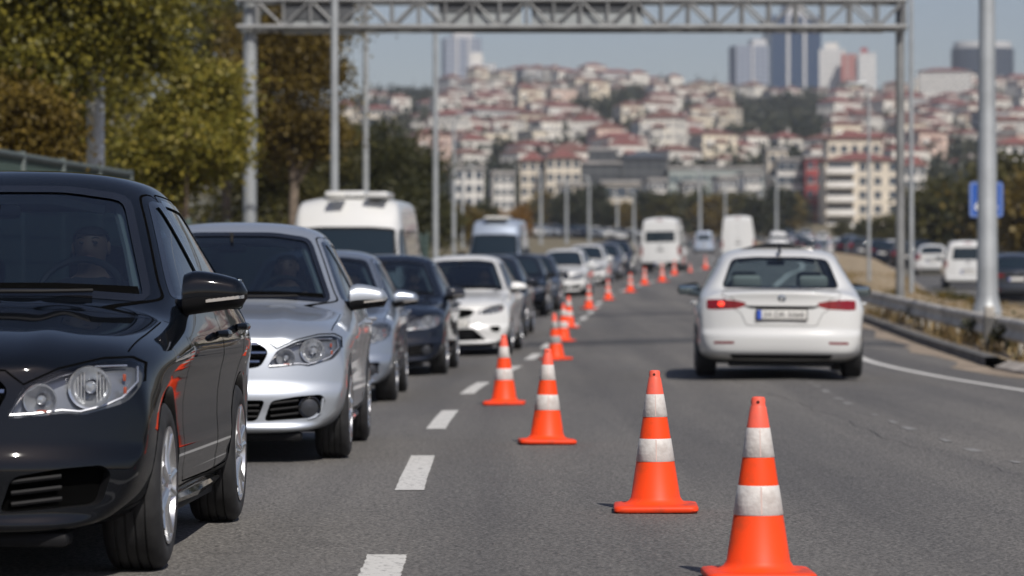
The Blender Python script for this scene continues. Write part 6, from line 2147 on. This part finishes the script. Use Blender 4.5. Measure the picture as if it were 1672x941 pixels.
def seats_for(root):
    for s in (-1, 1):
        st = MB(); Mt = Matrix.Translation((s * .36, .32, .5)) @ Matrix.Rotation(R(-14), 4, 'X')
        st.rbox(s * .36 - .24, s * .36 + .24, -.13, .37, .38, .55, .06)
        st.rbox(-.25, .25, -.06, .08, 0, .58, .06, Mt); st.rbox(-.14, .14, -.05, .05, .60, .80, .045, Mt)
        st.build('front_seat', M_seat, root)
        h = MB(); Mt = Matrix.Translation((s * .36, 1.30, .5)) @ Matrix.Rotation(R(-20), 4, 'X')
        h.rbox(-.16, .16, -.06, .06, .56, .78, .05, Mt); h.build('headrest', M_seat_pale, root)
    st = MB(); Mt = Matrix.Translation((0, 1.27, .5)) @ Matrix.Rotation(R(-20), 4, 'X')
    st.rbox(-.62, .62, .82, 1.32, .38, .55, .06); st.rbox(-.63, .63, -.06, .08, 0, .55, .06, Mt); st.build('rear_seat', M_seat, root)
seats_for(white)
repaint(white, {'windscreen_glass': M_wind_clear})
# its left tail lamp is lit
lit = None
for q in white.children:
    if q.name.split('.')[0] == 'tail_light':
        cx = sum(v.co.x for v in q.data.vertices) / len(q.data.vertices)
        if cx > 0:
            gl = MB(); c = [v.co for v in q.data.vertices]
            yb = max(v.y for v in c)
            q_ = next(q2 for q2 in [yb - .06]); gl.rbox(.60, .67, q_ - .03, q_ + .004, .868, .918, .012)
            b_ = gl.build('lit_bulb', M_red_glow, q)
            q['label'] = 'left tail lamp with a bright bulb'
place(white, at(1275.5, 36.0) + .05 * 2.3, 36.0 + 2.30, False, .05)
white.scale = (1.07, 1.0, .955)
tag(white, 'white saloon driving away in the open lane, seen from behind', 'car')

# drivers (placed in the frame of their car)
def driver(car, shirt, label, y=.14, z=.555, sc=1.0):
    p = build_person(cloth(shirt))
    p.scale = (sc,) * 3
    M = Matrix.LocRotScale(car.location, car.rotation_euler, car.scale)
    p.location = M @ Vector((.37, y, z)); p.rotation_euler = car.rotation_euler
    tag(p, label, 'person')
    return p
bpy.context.view_layer.update()
driver(black, (.03, .03, .035), 'driver in a dark shirt at the wheel of the black saloon', sc=.98)
driver(silver, (.05, .06, .08), 'driver in a dark blue shirt at the wheel of the silver saloon')
driver(hatch0, (.10, .10, .11), 'driver in a grey shirt at the wheel of the steel blue hatchback', sc=.97)
driver(navy, (.06, .05, .05), 'driver at the wheel of the dark navy hatchback', sc=.97)
driver(cross0, (.16, .14, .13), 'driver in a pale brown shirt at the wheel of the white crossover', sc=.98)

# simpler cars for the distance
fs = build_car('saloon_car', P_navy, SEDAN, 3, True)
fh = build_car('hatchback_car', P_white, HATCH, 3, True)
usedp = {id(fs): False, id(fh): False}
def far_car(proto, p, x, d, toward, label, group, lift=0.0, slope=None, name=None):
    key = id(proto)
    o = proto if not usedp.get(key) else copy_tree(proto)
    usedp[key] = True
    paint(o, p); place(o, x, d, toward, slope, lift); tag(o, label, 'car' if 'van' not in label and 'minibus' not in label else ('minibus' if 'minibus' in label else 'van'), group)
    return o
def qx(px, d): return at(px, d) - .905
far_car(fs, P_navy, qx(868, 61.3), 61.3 + 1.35, True, 'dark navy saloon half hidden behind the white crossover', QG)
far_car(fh, P_black, qx(899, 80.5), 80.5 + 1.35, True, 'black hatchback beside the cluster of cones', QG)
far_car(fs, P_graphite, qx(920, 87.6), 87.6 + 1.35, True, 'graphite saloon just ahead of the white cars in the queue', QG)
far_car(fh, P_white, qx(966, 108), 108 + 1.35, True, 'white hatchback, first of the two white cars far down the queue', QG)
far_car(fs, P_white, qx(997, 123.5), 123.5 + 1.35, True, 'white saloon, second of the two white cars far down the queue', QG)
far_car(fh, P_grey, qx(1020, 136.5), 136.5 + 1.35, True, 'grey hatchback behind the far white cars', QG)
far_car(fs, P_navy, qx(1037, 147.5), 147.5 + 1.35, True, 'last dark saloon at the far end of the queue', QG)

# vans
van_w = build_van('high_roof_van', P_white, roof_kit=True, W=1.13, H=2.66)
xv = at(563, 55.0); place(van_w, xv, 55.0 + 2.95, True, .05)
tag(van_w, 'white high-roofed van with roof units in the far left lane', 'van')
van_s = build_van('high_roof_van', P_bluegrey, rack=True, W=1.0, H=2.60)
place(van_s, at(813, 111), 111 + 2.95, True, .08); tag(van_s, 'pale blue grey high-roofed van further down the left lane', 'van')
bus = build_van('minibus', P_white, W=1.02, H=2.72)
place(bus, at(1090.5, 157), 157 + 2.95, False); tag(bus, 'white minibus with a wide rear window driving away', 'minibus')
boxv = build_van('panel_van', P_white, rear_glass=None, side_glass=False, W=1.05, H=2.75)
place(boxv, at(1212, 190), 190 + 2.95, False); tag(boxv, 'white windowless panel van driving away behind the white saloon', 'van')
caddy = build_van('small_van', P_white, L=4.4, W=.91, H=1.86, small=True)
place(caddy, at(1590, 122), 122 + 2.2, False, None, .06); tag(caddy, 'white small van on the service road behind the thick lamp post', 'van')
c2 = copy_tree(caddy); c2.scale = (1.05, 1, 1.12); paint(c2, P_bluegrey)
place(c2, at(1151, 300), 302, False); tag(c2, 'pale small van driving away right of the minibus', 'van')
c3 = copy_tree(caddy); c3.scale = (1, 1, 1.1); paint(c3, P_white)
place(c3, at(1273, 300), 302, True, None, .06); tag(c3, 'white small van far off right of the panel van', 'van')

SG = 'cars on the service road'
serv = [(fs, P_graphite, 1669, 103, 'dark saloon at the right edge of the picture'), (fh, P_white, 1531, 160, 'white hatchback left of the white small van'),
        (fs, P_navy, 1441, 196, 'dark blue saloon left of the gantry post'), (fh, P_graphite, 1407, 206, 'graphite hatchback left of the dark blue saloon'),
        (fh, P_black, 1487, 182, 'black hatchback behind the gantry post'), (fs, P_white, 1369, 246, 'white saloon right beyond the white saloon in the open lane'),
        (fs, P_grey, 1394, 262, 'grey saloon behind the graphite hatchback'), (fh, P_steel, 1350, 285, 'steel blue hatchback far down the service road'),
        (fs, P_white, 1333, 318, 'white saloon far down the service road'), (fh, P_navy, 1313, 335, 'navy hatchback far down the service road'),
        (fs, P_red, 1430, 268, 'dull red saloon beyond the dark blue saloon'), (fh, P_white, 1377, 322, 'white hatchback far down the outer service lane'),
        (fs, P_silver, 1302, 372, 'silver saloon farthest down the service road'), (fh, P_white, 1345, 372, 'white hatchback farthest down the outer service lane'),
        (fh, P_black, 1324, 300, 'black hatchback far down the service road'), (fs, P_white, 1460, 240, 'white saloon beyond the gantry post'),
        (fh, P_grey, 1412, 300, 'grey hatchback far down the outer service lane'),
        (fs, P_black, 1385, 226, 'black saloon between the blue and the white saloons'), (fh, P_navy, 1423, 232, 'navy hatchback just beyond the dark blue saloon'),
        (fs, P_graphite, 1446, 300, 'graphite saloon far off behind the gantry post'), (fh, P_black, 1361, 300, 'black hatchback in the far middle of the service road'),
        (fs, P_steel, 1390, 350, 'steel blue saloon far down the outer service lane'), (fh, P_silver, 1318, 405, 'silver hatchback at the far bend of the service road'),
        (fs, P_navy, 1289, 420, 'navy saloon at the far bend of the service road'), (fs, P_black, 1510, 215, 'black saloon just beyond the white hatchback')]
for pr, p, px, d, lab in serv:
    far_car(pr, p, at(px, d), d + 2.2, False, lab, SG, .06)
# cars on the cross road far to the left
V = []; Fc = []
FR = [(-70, 402), (-30, 401), (-10, 400), (0, 400), (8, 402), (16, 408)]
for (x, d) in FR:
    for k in (-4.5, 4.5):
        V.append((x, d + k, gz(x, d) + .10))
for i in range(len(FR) - 1): Fc.append((2 * i, 2 * i + 2, 2 * i + 3, 2 * i + 1))
mesh_obj('cross_road', V, Fc, M_asphalt2, None, True, 180)['kind'] = 'structure'
XG = 'cars on the cross road far to the left'
for i, (px, p, pr, lab) in enumerate([(868, P_white, fh, 'white hatchback on the cross road beside the silver van'), (892, P_silver, fs, 'silver saloon on the cross road under the orange tree'), (915, P_grey, fh, 'grey hatchback on the cross road'),
        (938, P_navy, fs, 'navy saloon on the cross road'), (962, P_steel, fh, 'steel blue hatchback on the cross road'), (982, P_white, fs, 'white saloon on the cross road'), (1003, P_white, fh, 'white hatchback on the cross road left of the minibus'),
        (1022, P_graphite, fs, 'graphite saloon on the cross road'), (1041, P_white, fs, 'white saloon on the cross road next to the minibus')]):
    x = at(px, 400)
    o = far_car(pr, p, x, 400, True, lab, XG)
    o.location.z = gz(x, 400) + .10
    o.rotation_euler = (0, 0, R(70 if i % 3 else 30))
# ------------------------------------------------------------------ traffic cones
def cone_mat(name, base, dirt=.25):
    m = mat(name, base, .5, spec=.28, vary=dirt, scale=9, vary_col=(base[0] * .45, base[1] * .85 + .012, base[2] + .016), lo=.50, hi=.80, detail=8)
    return m
M_orange = cone_mat('cone_orange', (0.90, 0.066, 0.009))
M_foot = cone_mat('cone_foot_scuffed', (0.80, 0.055, 0.012))
M_tip = cone_mat('cone_tip_faded', (0.90, 0.125, 0.075))
M_band = mat('cone_band', (0.60, 0.57, 0.54), .55, vary=.12, scale=11, vary_col=(0.42, 0.37, 0.34), lo=.50, hi=.72, detail=8, bump=.15, bscale=60)
M_seam = mat('cone_band_seam', (0.55, 0.40, 0.36), .6)
M_band_grey = mat('cone_band_dirty', (0.30, 0.30, 0.29), .6, vary=.2, scale=9)
M_hole = mat('cone_hole', (0.10, 0.012, 0.006), .8)
HC = .68
def cr(z): return .122 + (.0315 - .122) * (z - .05) / (.635 - .05)
def build_cone():
    root = empty('traffic_cone')
    # square foot with rounded corners and a raised rim
    def rsq(s, r, n=5):
        return round_poly([(-s, -s), (s, -s), (s, s), (-s, s)], r, n)
    V = []; Fc = []
    layers = [(.196, .004), (.203, .012), (.203, .026), (.197, .034), (.172, .038)]
    m_ = None
    for s, z in layers:
        P = rsq(s, .05 * s / .2); m_ = len(P); V += [(a, b, z) for a, b in P]
    for i in range(len(layers) - 1):
        for k in range(m_): Fc.append((i * m_ + k, i * m_ + (k + 1) % m_, (i + 1) * m_ + (k + 1) % m_, (i + 1) * m_ + k))
    Fc.append(tuple(range((len(layers) - 1) * m_, len(layers) * m_)))
    Fc.append(tuple(range(m_))[::-1])
    b = MB(); b.add(V, Fc)
    for sx in (-1, 1):
        for sy in (-1, 1): b.rbox(sx * .15 - .03, sx * .15 + .03, sy * .15 - .03, sy * .15 + .03, 0.0, .006, .002)
    b.build('foot', M_foot, root, True, 45)
    MB().lathe([(.160, .0375), (.150, .042), (.138, .047), (.129, .054), (cr(.07), .07), (cr(.30), .30), (cr(.555), .555)], 48).build('cone_body', M_orange, root, True, 60)
    for (z0, z1) in ((.242, .352), (.456, .566)):
        bd = MB(); bd.lathe([(cr(z0) + .0005, z0), (cr(z0) + .0022, z0 + .002), (cr(z1) + .0022, z1 - .002), (cr(z1) + .0005, z1)], 48)
        o = bd.build('white_band', M_band, root, True, 60)
        s = MB(); a0 = -math.pi / 2 + .04
        for k in range(2):
            pass
        s.add([((cr(z) + .003) * math.cos(a0 + w), (cr(z) + .003) * math.sin(a0 + w), z) for z in (z0 + .004, z1 - .004) for w in (-.03, .03)], [(0, 1, 3, 2)])
        s.build('band_seam', M_seam, o, False)
    t = MB(); t.lathe([(cr(.566) + .001, .5662), (cr(.64), .640), (.0285, .645), (.0262, .650), (.0262, .672), (.023, .679), (.014, .681), (.012, .66)], 40)
    tp = t.build('tip', M_tip, root, True, 50)
    h = MB()
    for a in (-math.pi / 2 - .12, math.pi / 2, 0.2, math.pi):
        q = Matrix.Rotation(a, 4, 'Z') @ Matrix.Translation((.0258, 0, .661)) @ Matrix.Rotation(R(90), 4, 'Y')
        h.lathe([(.0001, .001), (.0065, .001), (.0065, -.002)], 12, q)
    h.build('lifting_hole', M_hole, tp, True, 60)
    return root
c0 = build_cone()
CG = 'orange traffic cones along the lane'
cones = [(1238, 11.58, 'cone nearest the camera, cut off by the bottom edge', .975), (1070.5, 15.4, 'second nearest cone, standing left of the nearest one', 1.0),
         (893, 22.8, 'third cone, standing in the open lane beside the dashes', 1.0), (823.5, 31.0, 'fourth cone, leftmost of all, by the white crossover', 1.0),
         (908, 46.5, 'cone with dirty grey bands just behind the third cone', 1.0), (919.5, 57, 'cone right behind the one with grey bands', 1.0), (929, 67, 'cone at the back of the close cluster of three', 1.0),
         (961, 89.5, 'cone standing alone beside the graphite saloon', 1.0), (993, 103, 'cone beside the far white hatchback', 1.0), (1029, 111, 'cone on the dashed line right of the far white cars', 1.0),
         (1052, 123, 'cone left of the pair in front of the minibus', 1.0), (1081, 129, 'left one of the pair of cones in front of the minibus', 1.05), (1101, 146, 'right one of the pair of cones in front of the minibus', 1.0),
         (1127, 156, 'pale low cone right of the minibus', .62), (1152, 168, 'farthest cone, below the pale small van', 1.0)]
for i, (px, d, lab, sc) in enumerate(cones):
    o = c0 if i == 0 else copy_tree(c0)
    x = at(px, d)
    o.location = (x, d, surf(x, d) + .001)
    o.rotation_euler = (0, 0, [.02, -.03, .05, -.04, .3, -.2, .1, .4, .15, -.3, .2, .5, -.1, .3, .1][i])
    o.scale = (sc,) * 3
    if i == 4: repaint(o, {'cone_band': M_band_grey}); o.rotation_euler = (0.0, R(-2.5), .3)
    if 0 < i < 12 and i != 4: o.rotation_euler = (R([0, .3, -.8, .5, 0, 1.0, -1.2, .7, -1.0, 1.4, -.6, 1.1][i]), R([0, -.4, .6, -.5, 0, .8, -.6, 1.0, -.8, .6, .9, -.7][i]), o.rotation_euler[2])
    tag(o, 'orange ' + lab, 'traffic cone', CG)
# ------------------------------------------------------------------ the air
hz = MB().box(-1100, 1100, -70, 2700, -3, 235).build('haze', None, None, False)
hz['kind'] = 'stuff'
hm = bpy.data.materials.new('haze'); hm.use_nodes = True
hm.node_tree.nodes.remove(hm.node_tree.nodes['Principled BSDF'])
pv = hm.node_tree.nodes.new('ShaderNodeVolumePrincipled')
pv.inputs['Color'].default_value = (0.86, 0.91, 1.0, 1)
pv.inputs['Density'].default_value = 0.000165
pv.inputs['Anisotropy'].default_value = 0.2
hm.node_tree.links.new(pv.outputs[0], hm.node_tree.nodes['Material Output'].inputs['Volume'])
hz.data.materials.append(hm)
tag(hz, 'thin pale haze over the road and the hill', 'haze')
